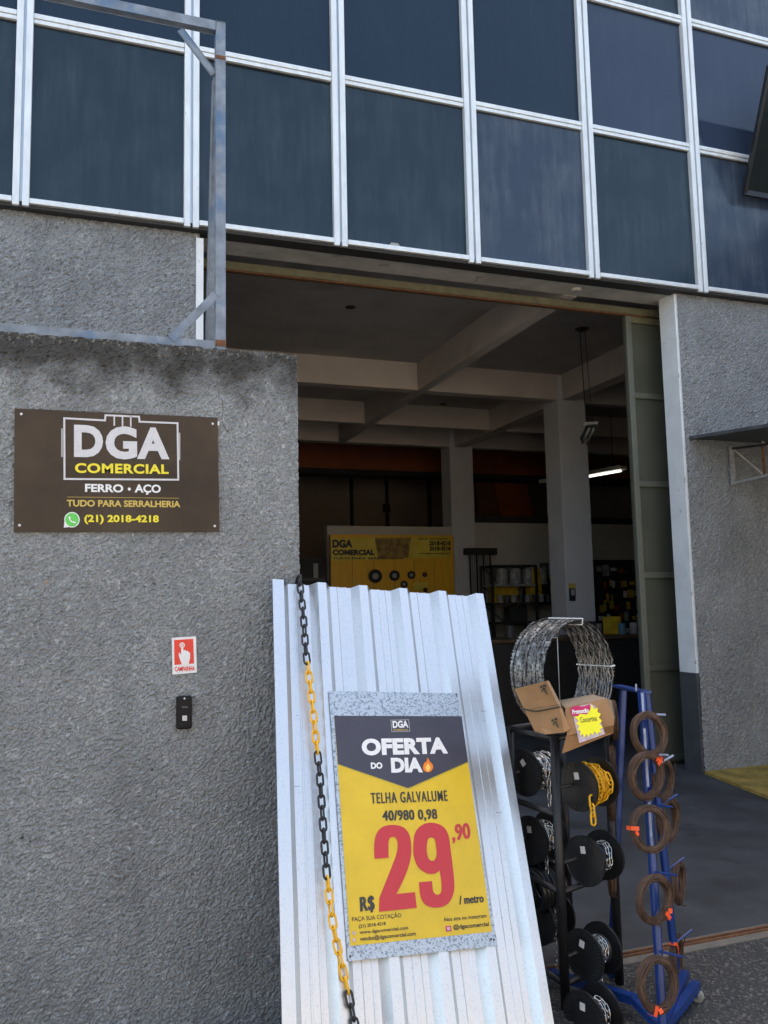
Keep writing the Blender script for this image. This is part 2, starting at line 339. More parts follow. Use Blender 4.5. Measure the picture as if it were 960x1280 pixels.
def text(name, s, pl, tl, tr, bl, h, m, parent, bold=0.0, space=1.0, uvs=False, fat=0.0):
    """flat lettering whose bounding box is mapped onto three corners given in photo pixels"""
    cu = bpy.data.curves.new(name, 'FONT'); cu.body = s; cu.size = 1; cu.offset = bold; cu.space_character = space; cu.resolution_u = 4
    tmp = bpy.data.objects.new(name, cu); C.objects.link(tmp); bpy.context.view_layer.update()
    me0 = tmp.to_mesh(); vs = [v.co.copy() for v in me0.vertices]; fs = [tuple(p.vertices) for p in me0.polygons]; tmp.to_mesh_clear()
    bpy.data.objects.remove(tmp); bpy.data.curves.remove(cu)
    if fat:      # heavy condensed face: the same glyphs laid over one another, a hair apart
        n0 = len(vs); base, bf = list(vs), list(fs); vs, fs = [], []
        for j in range(5):
            vs += [Vector((v.x+fat*(j-2)/2, v.y, j*2e-5)) for v in base]; fs += [tuple(i+n0*j for i in f) for f in bf]
    x0, x1 = min(v.x for v in vs), max(v.x for v in vs); y0, y1 = min(v.y for v in vs), max(v.y for v in vs)
    A, Bq, D = [Vector(p if uvs else pl.uv(*p)) for p in (tl, tr, bl)]
    out = []
    for v in vs:
        q = A+(Bq-A)*((v.x-x0)/(x1-x0))+(D-A)*((y1-v.y)/(y1-y0)); out.append(pl.P(q.x, q.y, h+v.z*(1 if fat else 0)))
    me = bpy.data.meshes.new(name); me.from_pydata(out, [], fs); me.materials.append(m); me.update()
    if len(me.polygons) and me.polygons[0].normal.dot(pl.n) < 0: me.flip_normals()
    return link(name, me, parent)
def curve_poly(name, pl, outer, holes, h, m, parent):
    """filled outline with holes; points in photo pixels"""
    cu = bpy.data.curves.new(name, 'CURVE'); cu.dimensions = '2D'; cu.fill_mode = 'BOTH'
    for ring in [outer]+holes:
        sp = cu.splines.new('POLY'); sp.points.add(len(ring)-1); sp.use_cyclic_u = True
        for p, q in zip(sp.points, ring): u, v = pl.uv(*q); p.co = (u, -v, 0, 1)
    tmp = bpy.data.objects.new(name, cu); C.objects.link(tmp); bpy.context.view_layer.update()
    me0 = tmp.to_mesh(); vs = [pl.P(v.co.x, -v.co.y, h) for v in me0.vertices]; fs = [tuple(p.vertices) for p in me0.polygons]; tmp.to_mesh_clear()
    bpy.data.objects.remove(tmp); bpy.data.curves.remove(cu)
    me = bpy.data.meshes.new(name); me.from_pydata(vs, [], fs); me.materials.append(m); me.update()
    if len(me.polygons) and me.polygons[0].normal.dot(pl.n) < 0: me.flip_normals()
    return link(name, me, parent)
def smooth_ring(pts, n=4):
    """closed Catmull-Rom through pts; a point given as (x, y, 1) is a hard corner"""
    out = []; N_ = len(pts)
    for i in range(N_):
        p0, p1, p2, p3 = pts[i-1], pts[i], pts[(i+1) % N_], pts[(i+2) % N_]
        a = p1 if len(p1) > 2 else p0; d = p2 if len(p2) > 2 else p3
        for k in range(n):
            t = k/n
            out.append(tuple(.5*((2*p1[j])+(-a[j]+p2[j])*t+(2*a[j]-5*p1[j]+4*p2[j]-d[j])*t*t+(-a[j]+3*p1[j]-3*p2[j]+d[j])*t**3) for j in (0, 1)))
    return out

def rough_wall(name, xs, zs, y, depth, m, parent=None, amp=.006, left=False, right=True, top=True, seed=0, fr=1.0, **k):
    """render-coated wall: a displaced front that turns round its ends and top"""
    cols = [(x, y, 0) for x in xs]; nd = 14
    if right: cols += [(xs[-1], y+depth*(i+1)/nd, 1) for i in range(nd)]
    if left: cols = [(xs[0], y+depth*(nd-i)/nd, -1) for i in range(nd)] + cols
    rows = [(z, 0) for z in zs]
    if top: rows += [(zs[-1], depth*(i+1)/nd) for i in range(nd)]
    V = []
    for z, dz in rows:
        for x, yy, sd in cols:
            Y = max(yy, y+dz)
            p = Vector((x, Y, z))
            q = p*1.0
            wv = noise.noise(q*19+Vector((seed, 0, 0)))*.5
            f1 = 1-abs(noise.noise(Vector((q.x*42*fr+wv*2, q.y*42*fr, q.z*50*fr+wv*2+seed)))*2)
            f2 = noise.noise(q*95*fr); f3 = noise.noise(q*6+Vector((9, seed, 0)))
            d = amp*(f1*.75+f2*.55)+.003*f3
            edge = 0
            if top and z > zs[-1]-.02: edge = (noise.noise(Vector((x*22, Y*22, 5)))-.1)*.009
            p += Vector((d*(.7*sd if sd else 0)+(.35*d if (right and x == xs[-1]) else 0)-(.35*d if (left and x == xs[0]) else 0), -d if (dz == 0 and not sd) else 0, edge+(d*.8 if dz else 0)))
            V.append(p)
    nc = len(cols); F = [(j*nc+i, j*nc+i+1, (j+1)*nc+i+1, (j+1)*nc+i) for j in range(len(rows)-1) for i in range(nc-1)]
    return obj(name, (V, F), m, parent, **k)
def frange(a, b, s): n = max(1, round((b-a)/s)); return [a+(b-a)*i/n for i in range(n+1)]

# ================================================================= GROUND
YF, YG, YT = 6.42, 6.36, 3.35          # facade, glass skin, threshold
bm = bmesh.new(); bmesh.ops.create_grid(bm, x_segments=2, y_segments=2, size=400)
for v in bm.verts: v.co.z = -.24
obj('ground', bm, M['street'], kind='structure')
obj('driveway', B(.95, 14, YT+.09, 20.4, -.25, .004), M['asphalt_smooth'], kind='structure')
obj('apron', SLAB([(-6, 1.2, .004), (14, 1.2, .004), (14, YT-.035, .004), (.97, YT-.035, .004), (.6, 2.86, .004), (-6, 2.86, .004)], (0, 0, 1), .25), M['apron'], kind='structure')
thr = obj('threshold', B(.97, 14, YT-.035, YT+.09, -.25, .008), M['kerb'], kind='structure')
obj('track_rail', B(1, 13.9, YT+.02, YT+.032, .004, .016), M['rust'], thr)
obj('track_rail', B(1, 13.9, YT+.05, YT+.062, .004, .016), M['rust'], thr)
obj('yellow_pavement', SLAB([(5.325, 6.415, .03), (5.10, 5.43, .03), (4.88, 4.45, .03), (13, 4.45, .03), (13, 6.415, .03)], (0, 0, 1), .05), M['yellow_floor'], kind='structure')
# aggregate stones standing proud of the worn asphalt
bm = bmesh.new(); rng = random.Random(3)
ico = bmesh.new(); bmesh.ops.create_icosphere(ico, subdivisions=1, radius=1); IV = [v.co.copy() for v in ico.verts]; IF = [tuple(v.index for v in f.verts) for f in ico.faces]; ico.free()
V, F = [], []
for i in range(15000):
    x, y = rng.uniform(1.2, 4.6), rng.uniform(1.9, 3.31); s = rng.uniform(.003, .008)
    a = rng.uniform(0, 6.3); ca, sa = math.cos(a), math.sin(a); k = len(V); e = rng.uniform(.6, 1.5)
    for v in IV: V.append((x+s*(v.x*ca*e-v.y*sa), y+s*(v.x*sa*e+v.y*ca), .005+s*.45*v.z))
    F += [tuple(k+j for j in f) for f in IF]
obj('gravel', (V, F), M['pebble'], kind='stuff')

# ================================================================= BUILDING
bld = thing('building', 'grey roughcast building with blue glass upper storey over a wide open workshop doorway', 'building', (3, YF, 0))
def bp(name, bm, m, **k): return obj(name, bm, m, bld, **k)
rough_wall('facade_wall', frange(-6, -1.0, .1)[:-1]+frange(-1.0, .83, .011), frange(0, 2.4, .2)[:-1]+frange(2.4, 4.5, .011), YF, .36, M['facade'], bld, top=False, right=False, seed=3, amp=.015, fr=.8)
bp('wall_core', B(-6, .80, YF+.03, YF+.37, 0, 4.5), M['facade'])
rough_wall('facade_wall', frange(5.33, 6.75, .011)[:-1]+frange(6.75, 14, .15), frange(0, 4.5, .011), YF, .36, M['facade'], bld, top=False, right=False, seed=8, amp=.015, fr=.8)
YJ = atX(838, 605, 5.32).y
bp('wall_core', B(5.34, 14, YF+.03, YJ-.004, 0, 4.5), M['facade'])
bp('door_jamb', B(.80, .855, YF-.03, YF+.36, 0, 4.44), M['white_paint'])
bp('door_jamb', B(5.305, 5.345, YF+.004, YJ, .9, 4.498), M['white_paint'])
for x, y, w_, h_ in ((846, 600, .012, .05), (854, 742, .01, .035), (862, 828, .016, .03), (842, 470, .008, .04)):
    p = atY(x+12, y, YF); bp('jamb_chip', B(5.3035, 5.31, YF+.0, YF+.0+w_, p.z-h_/2, p.z+h_/2), M['concrete'])
bp('jamb_base', B(5.303, 5.345, YF+.003, YJ+.001, 0, .9), M['dark_paint'])
bp('lintel', B(-6, 14, YF+.002, YF+.36, 4.5, 5.2), M['concrete'])
# sliding door parked behind the right jamb
sd_ = obj('sliding_door', B(5.07, 6.6, 6.90, 6.93, .02, 4.4), M['door_green'], bld)
obj('door_stile', B(5.065, 5.13, 6.862, 6.902, .02, 4.41, .006), M['door_green_lite'], sd_)
for z in (3.59, 2.705, 1.81, .92, .07): obj('door_rail', B(5.13, 6.6, 6.872, 6.902, z-.03, z+.03, .01), M['door_green_lite'] if z > 1 else M['door_green'], sd_)
obj('door_rail', B(5.13, 6.6, 6.872, 6.902, 4.33, 4.40, .006), M['track'], sd_)
bp('door_track', B(.86, 6.6, 6.842, 6.94, 4.405, 4.47), M['track'])
bp('rust_strip', B(.86, 5.30, 6.85, 6.9, 4.392, 4.403), M['rust'])
for x, y in ((463, 335), (639, 357)): p = atY(x, y, 6.82); bp('track_bracket', B(p.x-.022, p.x+.022, 6.80, 6.84, p.z-.03, p.z+.03, .004), M['fixture'])
p = atZ(720, 361, 4.5)
bm = bmesh.new(); lathe(bm, [(0, .05), (.025, .045), (.03, .0)], (p.x, p.y, 4.498), (0, 0, -1), 16); bp('ceiling_plug', bm, M['concrete'])
# ceiling, beams, columns of the bay
bp('ceiling', B(-3, 13, 6.79, 14.6, 4.88, 5.1), M['ceiling'])
def beam(x0, x1, y0, y1, z0=4.5): bp('ceiling_beam', B(x0, x1, y0, y1, z0, 4.885), M['beam'])
beam(4.33, 4.47, 6.8, 14.39)
beam(-3, 4.325, 10.56, 10.75); beam(4.475, 6.6, 10.56, 10.75)
beam(-3, 4.325, 12.88, 13.02, 4.52); beam(4.475, 6.6, 12.88, 13.02, 4.52)
beam(6.61, 6.84, 6.8, 14.39)
beam(6.85, 13, 12.88, 13.02, 4.52)
beam(-3, 13, 14.4, 14.6)
beam(6.87, 13, 10.7, 10.85, 4.52)
for x0, y0 in ((6.53, 10.55), (6.51, 14.38)): bp('column', B(x0, x0+.475, y0, y0+.42, 0, 4.87, .012), M['column'])
for x, y in ((438, 384), (554, 505)):
    p = atZ(x, y, 4.88); bp('ceiling_hole', LATHE([(0, .06), (.008, .05)], (p.x, p.y, 4.881), (0, 0, -1), 16), M['dark'])
p0, p1, p2 = atZ(418, 347, 4.87), atZ(465, 353, 4.82), atZ(530, 358, 4.87)
bp('cable', TUBE([p0, (p0+p1)/2-Vector((0, 0, .02)), p1, (p1+p2)/2-Vector((0, 0, .02)), p2], .008, 6), M['fixture'])
# shell behind
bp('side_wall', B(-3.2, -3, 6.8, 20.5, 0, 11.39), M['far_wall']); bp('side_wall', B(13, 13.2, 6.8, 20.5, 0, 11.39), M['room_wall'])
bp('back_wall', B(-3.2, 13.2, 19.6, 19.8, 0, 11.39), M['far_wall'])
bp('roof', B(-6.2, 14.2, 6.5, 20.6, 11.4, 11.6), M['concrete'])
bp('upper_wall', B(-3, 13, 14.4, 14.6, 5.1, 11.39), M['dark'])
hw = bp('half_wall', B(6.99, 13, 14.42, 14.58, 0, 3.07), M['room_wall'])
bp('half_wall_cap', B(6.99, 13, 14.40, 14.6, 3.07, 3.2), M['dark'])
bp('half_wall', B(4.1, 6.5, 14.42, 14.58, 0, 2.98), M['room_wall'])
bp('pillar_strip', B(12.0, 12.05, 14.3, 14.4, 3, 4.5), M['dark'])
# crane girder and panels deep in the hall
bp('crane_girder', B(-2.9, 12.9, 16.9, 17.2, 4.42, 5.6), M['orange'])
bp('girder_flange', B(-2.9, 12.9, 16.8, 17.3, 4.3, 4.41), M['dark'])
bm = bmesh.new(); q = [atY(612, 570, 17.4), atY(652, 568, 17.4), atY(668, 655, 17.4), atY(628, 655, 17.4)]; slab(bm, q, (0, -1, 0), .1); bp('orange_panel', bm, M['orange'])
bm = bmesh.new(); q = [atY(592, 570, 17.5), atY(612, 570, 17.5), atY(628, 650, 17.5), atY(598, 650, 17.5)]; slab(bm, q, (0, -1, 0), .1); bp('dark_panel', bm, M['rust'])
for x in (440, 484, 537): p = atY(x, 600, 19.5); bp('wall_pipe', B(p.x-.03, p.x+.03, 19.5, 19.6, 3, 5.4), M['dark'])
p = atY(484, 635, 19.4); bp('junction_box', B(p.x-.08, p.x+.08, 19.4, 19.5, p.z-.1, p.z+.1), M['dark'])
p = atY(712, 600, 14.3); bp('wall_pipe', B(9.15, 9.21, 19.5, 19.6, 3, 5.4), M['dark'])

# ---- glass skin: posts, transoms and panes, each its own part
MX = [-.451-1.21, -.451, .755, 1.95, 3.155, 4.357, 5.57, 6.79, 8.0, 9.2]
MX = [-2.87] + MX
ZR = [4.545, 5.955, 7.29, 8.68, 9.98]
for k, x in enumerate(MX):
    for s in (-1, 1): bp('window_post', B(x+s*.033-.024, x+s*.033+.024, YG-.045, YG+.03, 4.49, 9.99, .007), M['alu'])
    bp('post_joint', B(x-.012, x+.012, YG-.02, YG+.03, 4.53, 9.98), M['seal'])
for r_, z in enumerate(ZR):
    for k in range(len(MX)-1):
        a, b = MX[k]+.058, MX[k+1]-.058
        if r_ == 0:
            bp('window_sill', B(a, b, YG-.05, YG+.03, z-.035, z+.005, .006), M['alu'])
        else:
            bp('transom', B(a, b, YG-.035, YG+.03, z-.004, z+.034, .006), M['alu'])
            bp('transom', B(a, b, YG-.028, YG+.03, z-.04, z-.008, .005), M['alu'])
bp('sill_shadow_strip', B(-6, 14, YG-.02, YF+.06, 4.485, 4.508), M['rubber_shade'])  # dark strip standing in for the shadow gap under the sill
rng = random.Random(5)
for r_ in range(4):
    for k in range(len(MX)-1):
        a, b = MX[k]+.05, MX[k+1]-.05; z0, z1 = ZR[r_]+.0, ZR[r_+1]-.035
        if r_ == 0: m = M['spandrel_blue'] if k in (5, 7) else M['spandrel']
        elif r_ == 1: m = M['vision_pale'] if k >= 6 else M['vision']
        else: m = M['spandrel_blue'] if k == 7 else M['spandrel']
        cx_, cz = (a+b)/2, (z0+z1)/2; bm = B(-(b-a)/2, (b-a)/2, 0, .008, -(z1-z0)/2, (z1-z0)/2)
        o = obj('window_pane', bm, m); o.parent = bld; o.matrix_parent_inverse = bld.matrix_basis.inverted()
        o.location = (cx_, YG+.004, cz); o.rotation_euler = (R(rng.uniform(-.35, .35)), 0, R(rng.uniform(-.35, .35)))
        if r_ < 2: obj('glazing_bead', B(a, b, YG-.006, YG+.003, z1-.014, z1+.0), M['rubber_shade'], bld)
for q_ in (((483, 312), (489, 303), (497, 304), (505, 312), (505, 316)), ((832, 180), (835, 175), (843, 177), (845, 183))):
    obj('film_remnant', SLAB([atY(x, y, YG-.004) for x, y in q_], (0, -1, 0), .001), M['castor'], bld)
bp('added_parapet', B(-6, 14, YG-.05, YG+.2, 10.0, 11.7), M['concrete'])  # parapet added and roof raised, out of view, to lengthen the building's shadow
bp('upper_backing', B(-6, 14, YG+.05, YG+.055, 5.2, 9.98), M['dark'])
# casement pushed open at the upper right
pa = atY(931, 241, YG-.09); pb = atX(960, 90, pa.x); top = pa+(pb-pa).normalized()*1.15
wd_ = Vector((.98, 0, 0)); dn = (top-pa).normalized()
os_ = obj('open_casement', BAR(top, pa, .045, .03, (1, 0, 0), .004), M['black_steel'], bld)
obj('casement_frame', BAR(top+wd_, pa+wd_, .045, .03, (1, 0, 0), .004), M['black_steel'], os_)
obj('casement_frame', BAR(pa-Vector((.015, 0, 0)), pa+wd_+Vector((.015, 0, 0)), .045, .03, (0, 1, 0), .004), M['black_steel'], os_)
obj('casement_frame', BAR(top, top+wd_, .045, .03, (0, 1, 0), .004), M['black_steel'], os_)
nn_ = dn.cross(Vector((1, 0, 0))); nn_.normalize()
if nn_.y > 0: nn_ = -nn_
obj('casement_glass', SLAB([pa, pa+wd_, top+wd_, top], nn_, .006), M['casement'], os_)

# ================================================================= unseen houses and side wall, added for reflections, bounce and shade
M['cream_house'] = mat('cream_house_paint', (.5, .42, .32), .8, var=.12, vscale=.8, dirt=((.3, .26, .2), 1.5, .62))
M['house_glass'] = mat('house_window', (.03, .035, .04), .15)
for hx0, hx1, hh, hy in ((-16, -4.2, 6.2, -13), (-4, 6.5, 7.4, -13.5), (6.8, 18, 5.6, -13)):
    h_ = thing('added_house', {-16: 'cream house front across the street, added unseen for light and reflections, left one', -4: 'taller cream house front across the street, added unseen for light and reflections', 6.8: 'low cream house front across the street, added unseen for light and reflections, right one'}[hx0], 'house', ((hx0+hx1)/2, hy, 0))
    obj('house_wall', B(hx0, hx1, hy-6, hy, -.24, hh), M['cream_house'], h_); obj('house_roof', B(hx0-.2, hx1+.2, hy-6.2, hy+.35, hh, hh+.18), M['rust'], h_)
    for fz in (.9, 3.9):
        for k in range(4): wx = hx0+1.2+k*(hx1-hx0-2.4)/3.4; obj('window', B(wx, wx+1.1, hy-.02, hy+.03, fz, fz+1.2), M['house_glass'], h_)
nb = thing('added_side_wall', 'plain grey wall added unseen beyond the right edge to block sky light', 'building', (8.6, 3, 0))
obj('wall', B(8.6, 9.0, -1.5, 6.3, -.24, 6.5), M['dark_paint'], nb)  # put in out of view to block sky light from the right

# ================================================================= canopy over the side door
can = thing('canopy', 'thin dark canopy sheet on the grey wall above the side passage', 'canopy', (6.5, YF, 3.08))
y1_ = 2.6  # outer edge drawn far out of view to shade the wall beneath
obj('canopy_sheet', SLAB([(5.38, YF+.0, 3.10), (5.38, y1_, 2.785), (8.6, y1_, 2.785), (8.6, YF+.0, 3.10)], (0, -.14, 1), .03), M['canopy'], can)
obj('canopy_edge', BAR((5.385, YF-.01, 3.082), (5.385, y1_, 2.767), .03, .03, (0, 0, 1), .004), M['canopy'], can)
fr = thing('truss_bracket', 'white metal lattice bracket hanging under the canopy', 'bracket', (5.83, YF, 2.68))
X_ = 5.83
P_ = [atY(914, 560, 6.38), atY(917, 604, 6.38)]; zt, zb = 3.02, P_[1].z
yb = 5.25
def br(a, b, w_, m=M['bracket'], n='bracket_rail'): obj(n, BAR(a, b, w_, w_, (1, 0, 0), .003), m, fr)
br((X_, 6.38, zt), (X_, 6.38, zb-.02), .035); br((X_, 6.38, zb), (X_, yb, zb+.03), .024); br((X_, 6.36, zt-.03), (X_, yb, zt-.13), .022, M['dark'])
for i in range(3):
    ya, yc = 6.36-i*.37, 6.36-(i+1)*.37
    br((X_, ya, zt-.03), (X_, yc, zb+.02), .012, M['concrete'], 'bracket_brace'); br((X_, yc, zb+.02), (X_, yc, zt-.08), .018, M['rust'], 'bracket_strut')

# ================================================================= boundary wall
YW = 3.72
bw = thing('boundary_wall', 'grey roughcast boundary wall with mould along its top, carrying the brown sign', 'wall', (0, YW, 0))
rough_wall('wall_render', frange(-3, -.45, .06)[:-1]+frange(-.45, .925, .0062), frange(-.25, 2.748, .0066), YW, .36, M['wall'], bw, amp=.0068, seed=1, fr=1.3)
obj('wall_core', B(-3, .91, YW+.02, YW+.36, -.25, 2.728), M['wall'], bw)
p = atY(59, 727, YW)
obj('wall_chip', LATHE([(0, .008), (.004, .004)], (p.x, YW-.004, p.z), (0, -1, 0), 8), M['card_in'], bw)

for cr in ([(277, 497), (279, 512), (277, 524), (281, 536), (287, 541)],):
    obj('wall_crack', TUBE([atY(x, y, YW-.0075) for x, y in cr], .001, 5), M['dark'], bw)
for x, y, r_ in ((28, 1047, .006), (38, 1052, .004), (263, 1058, .004), (190, 962, .005)):
    p = atY(x, y, YW-.006); obj('wall_chip', LATHE([(0, r_), (.003, r_*.5)], p, (0, -1, 0), 8), M['dark'], bw)
# ---- steel frame on top of the wall
sf = thing('sign_frame', 'weathered blue grey steel sign frame standing on top of the boundary wall', 'frame', (.3, 3.78, 2.73))
YS = 3.78; zB = 2.772; zT = atY(274, 36, YS).z; xR = atY(275, 240, YS).x; xL = xR-1.55
def fb(a, b, w_=.04, n='frame_bar', d=.04, m=M['blue_worn'], h=(0, 1, 0)): obj(n, BAR(a, b, w_, d, h, .003), m, sf)
fb((xR, YS, zB-.02), (xR, YS, zT+.0225)); fb((xL, YS, zB+.023), (xL, YS, zT-.023))
fb((xL-.02, YS, zB), (xR-.0225, YS, zB)); fb((xL-.02, YS, zT), (xR-.0235, YS, zT))
a, b = atY(226, 38, YS), atY(267, 92, YS); fb(a, b, .03, 'corner_brace', .006)
a, b = atY(214, 424, YS-.02), atY(270, 368, YS-.02); fb(a, b, .03, 'corner_brace', .006)
fb(atY(271, 100, YS+.035), atY(262.5, 434, YS+.24), .036, 'rear_stay', .05)
obj('rust_patch', B(xR-.024, xR+.024, YS-.0242, YS-.0222, zB+.0, zB+.028), M['rust'], sf)
obj('rust_patch', B(xR-.024, xR+.024, YS-.0242, YS-.0222, zT-.165, zT-.15), M['rust'], sf)

# ================================================================= brown company sign
PW = Plane((-.262, YW-.016, 2.43), (1, 0, 0), (0, 0, -1))
def z3(x, y): return (x/3.2, 480+y/3.2)
sg = thing('company_sign', 'brown enamelled sign lettered DGA COMERCIAL screwed to the boundary wall', 'sign', (.15, YW, 2.17))
pl = PW
obj('sign_plate', SLAB([pl.hit(18.4, 510.3), pl.hit(272, 522), pl.hit(274.4, 664.5), pl.hit(17.2, 665)], pl.n, .012), M['sign_brown'], sg)
H1 = .0015
strips('logo_outline', pl, [[z3(*q) for q in ((257, 137), (420, 146), (422, 125), (556, 131), (558, 151), (710, 157), (713, 383), (258, 380))]], .0075, H1, M['sign_silver'], sg, closed=True)
strips('logo_tick', pl, [[z3(457, 127), z3(457, 164)], [z3(490, 129), z3(490, 166)], [z3(523, 130), z3(523, 168)]], .006, H1, M['sign_silver'], sg)
strips('logo_side_bar', pl, [[z3(248, 181), z3(248, 289)], [z3(718, 198), z3(718, 302)]], .006, H1, M['sign_grey'], sg)
def st(s, x0, y0, x1, y1, m, bold=0.02, dy=0, pl=PW, par=sg, h=H1+.0008, sp=1.0, n='lettering'):
    # bbox in zoom pixels, dy: rise of the right end
    return text(n, s, pl, z3(x0, y0), z3(x1, y0+dy), z3(x0, y1), h, m, par, bold, sp)
st('D', 296, 163, 412, 292, M['sign_silver'], .045, 4); st('G', 422, 168, 548, 301, M['sign_silver'], .045, 3); st('A', 548, 173, 677, 300, M['sign_silver'], .045, 3)
st('COMERCIAL', 300, 316, 674, 356, M['sign_yellow'], .035, 6, sp=1.08)
st('FERRO', 340, 399, 493, 432, M['white_print'], .035, 3); st('•', 511, 414, 523, 427, M['white_print'], .02); st('AÇO', 538, 401, 643, 442, M['white_print'], .035, 2)
strips('rule_line', pl, [[z3(270, 452), z3(715, 457)]], .0015, H1, M['sign_gold'], sg)
st('TUDO PARA SERRALHERIA', 267, 463, 721, 490, M['sign_gold'], .03, 5)
st('(21) 2018-4218', 337, 523, 635, 561, M['sign_yellow'], .035, 2)
def disc(name, pl, cx, cy, rx, ry, h, m, par, n=28, zf=z3, tail=None):
    pts = [zf(cx+rx*math.cos(t*2*math.pi/n), cy+ry*math.sin(t*2*math.pi/n)) for t in range(n)]
    return obj(name, SLAB([pl.hit(*q, h) for q in pts], pl.n, .0006), m, par)
disc('icon_ring', pl, 288, 543, 31, 31, H1, M['white_print'], sg)
obj('icon_tail', SLAB([pl.hit(*z3(*q), H1+.0001) for q in ((258, 548), (280, 572), (255, 575))], pl.n, .0006), M['white_print'], sg)
disc('icon_disc', pl, 288, 543, 27, 27, H1+.0008, M['whats_green'], sg)
strips('icon_handset', pl, [[z3(*q) for q in ((277, 532), (279, 542), (288, 552), (299, 554))]], .0042, H1+.0016, M['white_print'], sg)
strips('icon_handset', pl, [[z3(277, 533), z3(281, 536)], [z3(295, 551), z3(300, 555)]], .005, H1+.0019, M['white_print'], sg)
for q in ((85, 120), (851, 159), (78, 565), (859, 568)):
    p = pl.hit(*z3(*q)); obj('screw_head', LATHE([(0, .0055), (.003, .004)], p, pl.n, 12), M['strap'], sg)
obj('plate_chip', SLAB([pl.hit(*z3(*q), .0) for q in ((870, 150), (878, 150), (877, 166), (871, 164))], pl.n, .004), M['strap'], sg)

# ================================================================= doorbell sign and bell
def zc(x, y): return (190+x/8, 770+y/8)
PB = Plane((.37, YW-.010, 1.4), (1, 0, 0), (0, 0, -1))
cs = thing('doorbell_sign', 'small red and white CAMPAINHA sign with pointing hand', 'sign', (.42, YW, 1.39))
def poly(name, pl, pts, h, m, par, zf=zc, t=.0006): return obj(name, SLAB([pl.hit(*zf(*q), h) for q in pts], pl.n, t), m, par)
poly('sign_plate', PB, ((197, 218), (440, 203), (450, 565), (205, 587)), 0, M['white_print'], cs, t=.004)
poly('red_field', PB, ((221, 240), (412, 228), (420, 474), (374, 478), (286, 484), (224, 490)), .001, M['sign_red'], cs)
HND = [(294, 470), (282, 440), (268, 395), (268, 372), (276, 366), (290, 392), (291, 330), (293, 300), (310, 300), (313, 345), (330, 338), (343, 352), (358, 347), (365, 366), (380, 364), (381, 420), (372, 450), (368, 481), (296, 484)]
curve_poly('pointing_hand', PB, [zc(*q) for q in HND], [], .0021, M['white_print'], cs)
disc('button_ring', PB, 301, 291, 27, 27, .0018, M['white_print'], cs, zf=zc); disc('button_ring', PB, 301, 291, 17, 17, .0024, M['sign_red'], cs, zf=zc); disc('button_ring', PB, 301, 291, 11, 11, .0028, M['white_print'], cs, zf=zc)
text('lettering', 'CAMPAINHA', PB, zc(226, 508), zc(424, 498), zc(230, 556), .0012, M['sign_red'], cs, .03)
db = thing('doorbell', 'black plastic doorbell with grey push button', 'doorbell', (.42, YW, 1.155))
x0, z0 = atY(221, 871, YW-.03).x, atY(221, 871, YW-.03).z; x1, z1 = atY(240, 911, YW-.03).x, atY(240, 911, YW-.03).z
obj('bell_body', B(x0, x1, YW-.036, YW+.004, z1, z0, .009), M['bell'], db, smooth=False)
PD = Plane((x0, YW-.0362, z0), (1, 0, 0), (0, 0, -1))
poly('bell_face', PD, ((270, 860), (385, 860), (385, 1090), (270, 1090)), .001, M['bell'], db, t=.002)
poly('push_button', PD, ((303, 995), (349, 995), (349, 1046), (303, 1046)), .004, M['white_sticker'], db, t=.004)
strips('brand_mark', PD, [[zc(300, 910), zc(352, 910)]], .0012, .0018, M['white_sticker'], db)
p = PD.hit(*zc(325, 825)); obj('camera_dot', LATHE([(0, .004), (.002, .003)], p, PD.n, 12), M['strap'], db)

# ================================================================= corrugated roofing sheet leaning on the wall
EX = Vector((.9967, -.0145, -.0796)).normalized(); EYd = Vector((-.0782, -.4235, -.9025)); TLs = Vector((.7847, 3.6328, 1.7119))
PS = Plane(TLs, EX, EYd)
LEN, WID, AMP = 1.80, 1.03, .036
cs_ = thing('corrugated_sheet', 'tall bright galvalume trapezoidal roofing sheet leaning between wall and doorway', 'roofing sheet', (1.1, 2.9, 0))
def profile():
    pts = [(0, 0)]; pitch = .1917; c0 = .030
    for i in range(6):
        c = c0+i*pitch
        if i: pts.append((c-.050, -AMP))
        if i: pts.append((c-.019, 0))
        pts.append((c+.019, 0)); 
        if i < 5:
            pts += [(c+.045, -AMP)]
            k_ = .0016*(-1)**i
            pts += [(c+.078, -AMP+.0012+k_*.3), (c+.0805, -AMP+.004), (c+.0855, -AMP+.004), (c+.088, -AMP-.001), (c+.113, -AMP+.0014-k_*.4), (c+.1155, -AMP+.004), (c+.1205, -AMP+.004), (c+.123, -AMP-.0012)]
    return pts
prof = profile(); SW = prof[-1][0]
def corr(dh, v0, v1, nv=60, wob=.0015):
    V, F = [], []; n = len(prof)
    for j in range(nv+1):
        v = v0+(v1-v0)*j/nv
        for u, h in prof:
            V.append(PS.P(u+.001*noise.noise((u*5, v*2, dh*90)), v, h-dh+wob*noise.noise((u*4, v*3, dh*40+2))))
    for j in range(nv):
        for i in range(n-1): F.append((j*n+i, j*n+i+1, (j+1)*n+i+1, (j+1)*n+i))
    return V, F
def thick(o, t):
    md = o.modifiers.new('thickness', 'SOLIDIFY'); md.thickness = t; md.offset = -1
o = obj('sheet', corr(0, 0, LEN), M['galvalume'], cs_); thick(o, .0009)
c2 = thing('corrugated_sheet', 'second roofing sheet nested behind the front one, only its edges showing', 'roofing sheet', (1.1, 2.9, 0))
o = obj('sheet', corr(.006, .004, LEN-.003), M['galvalume'], c2); thick(o, .0009)
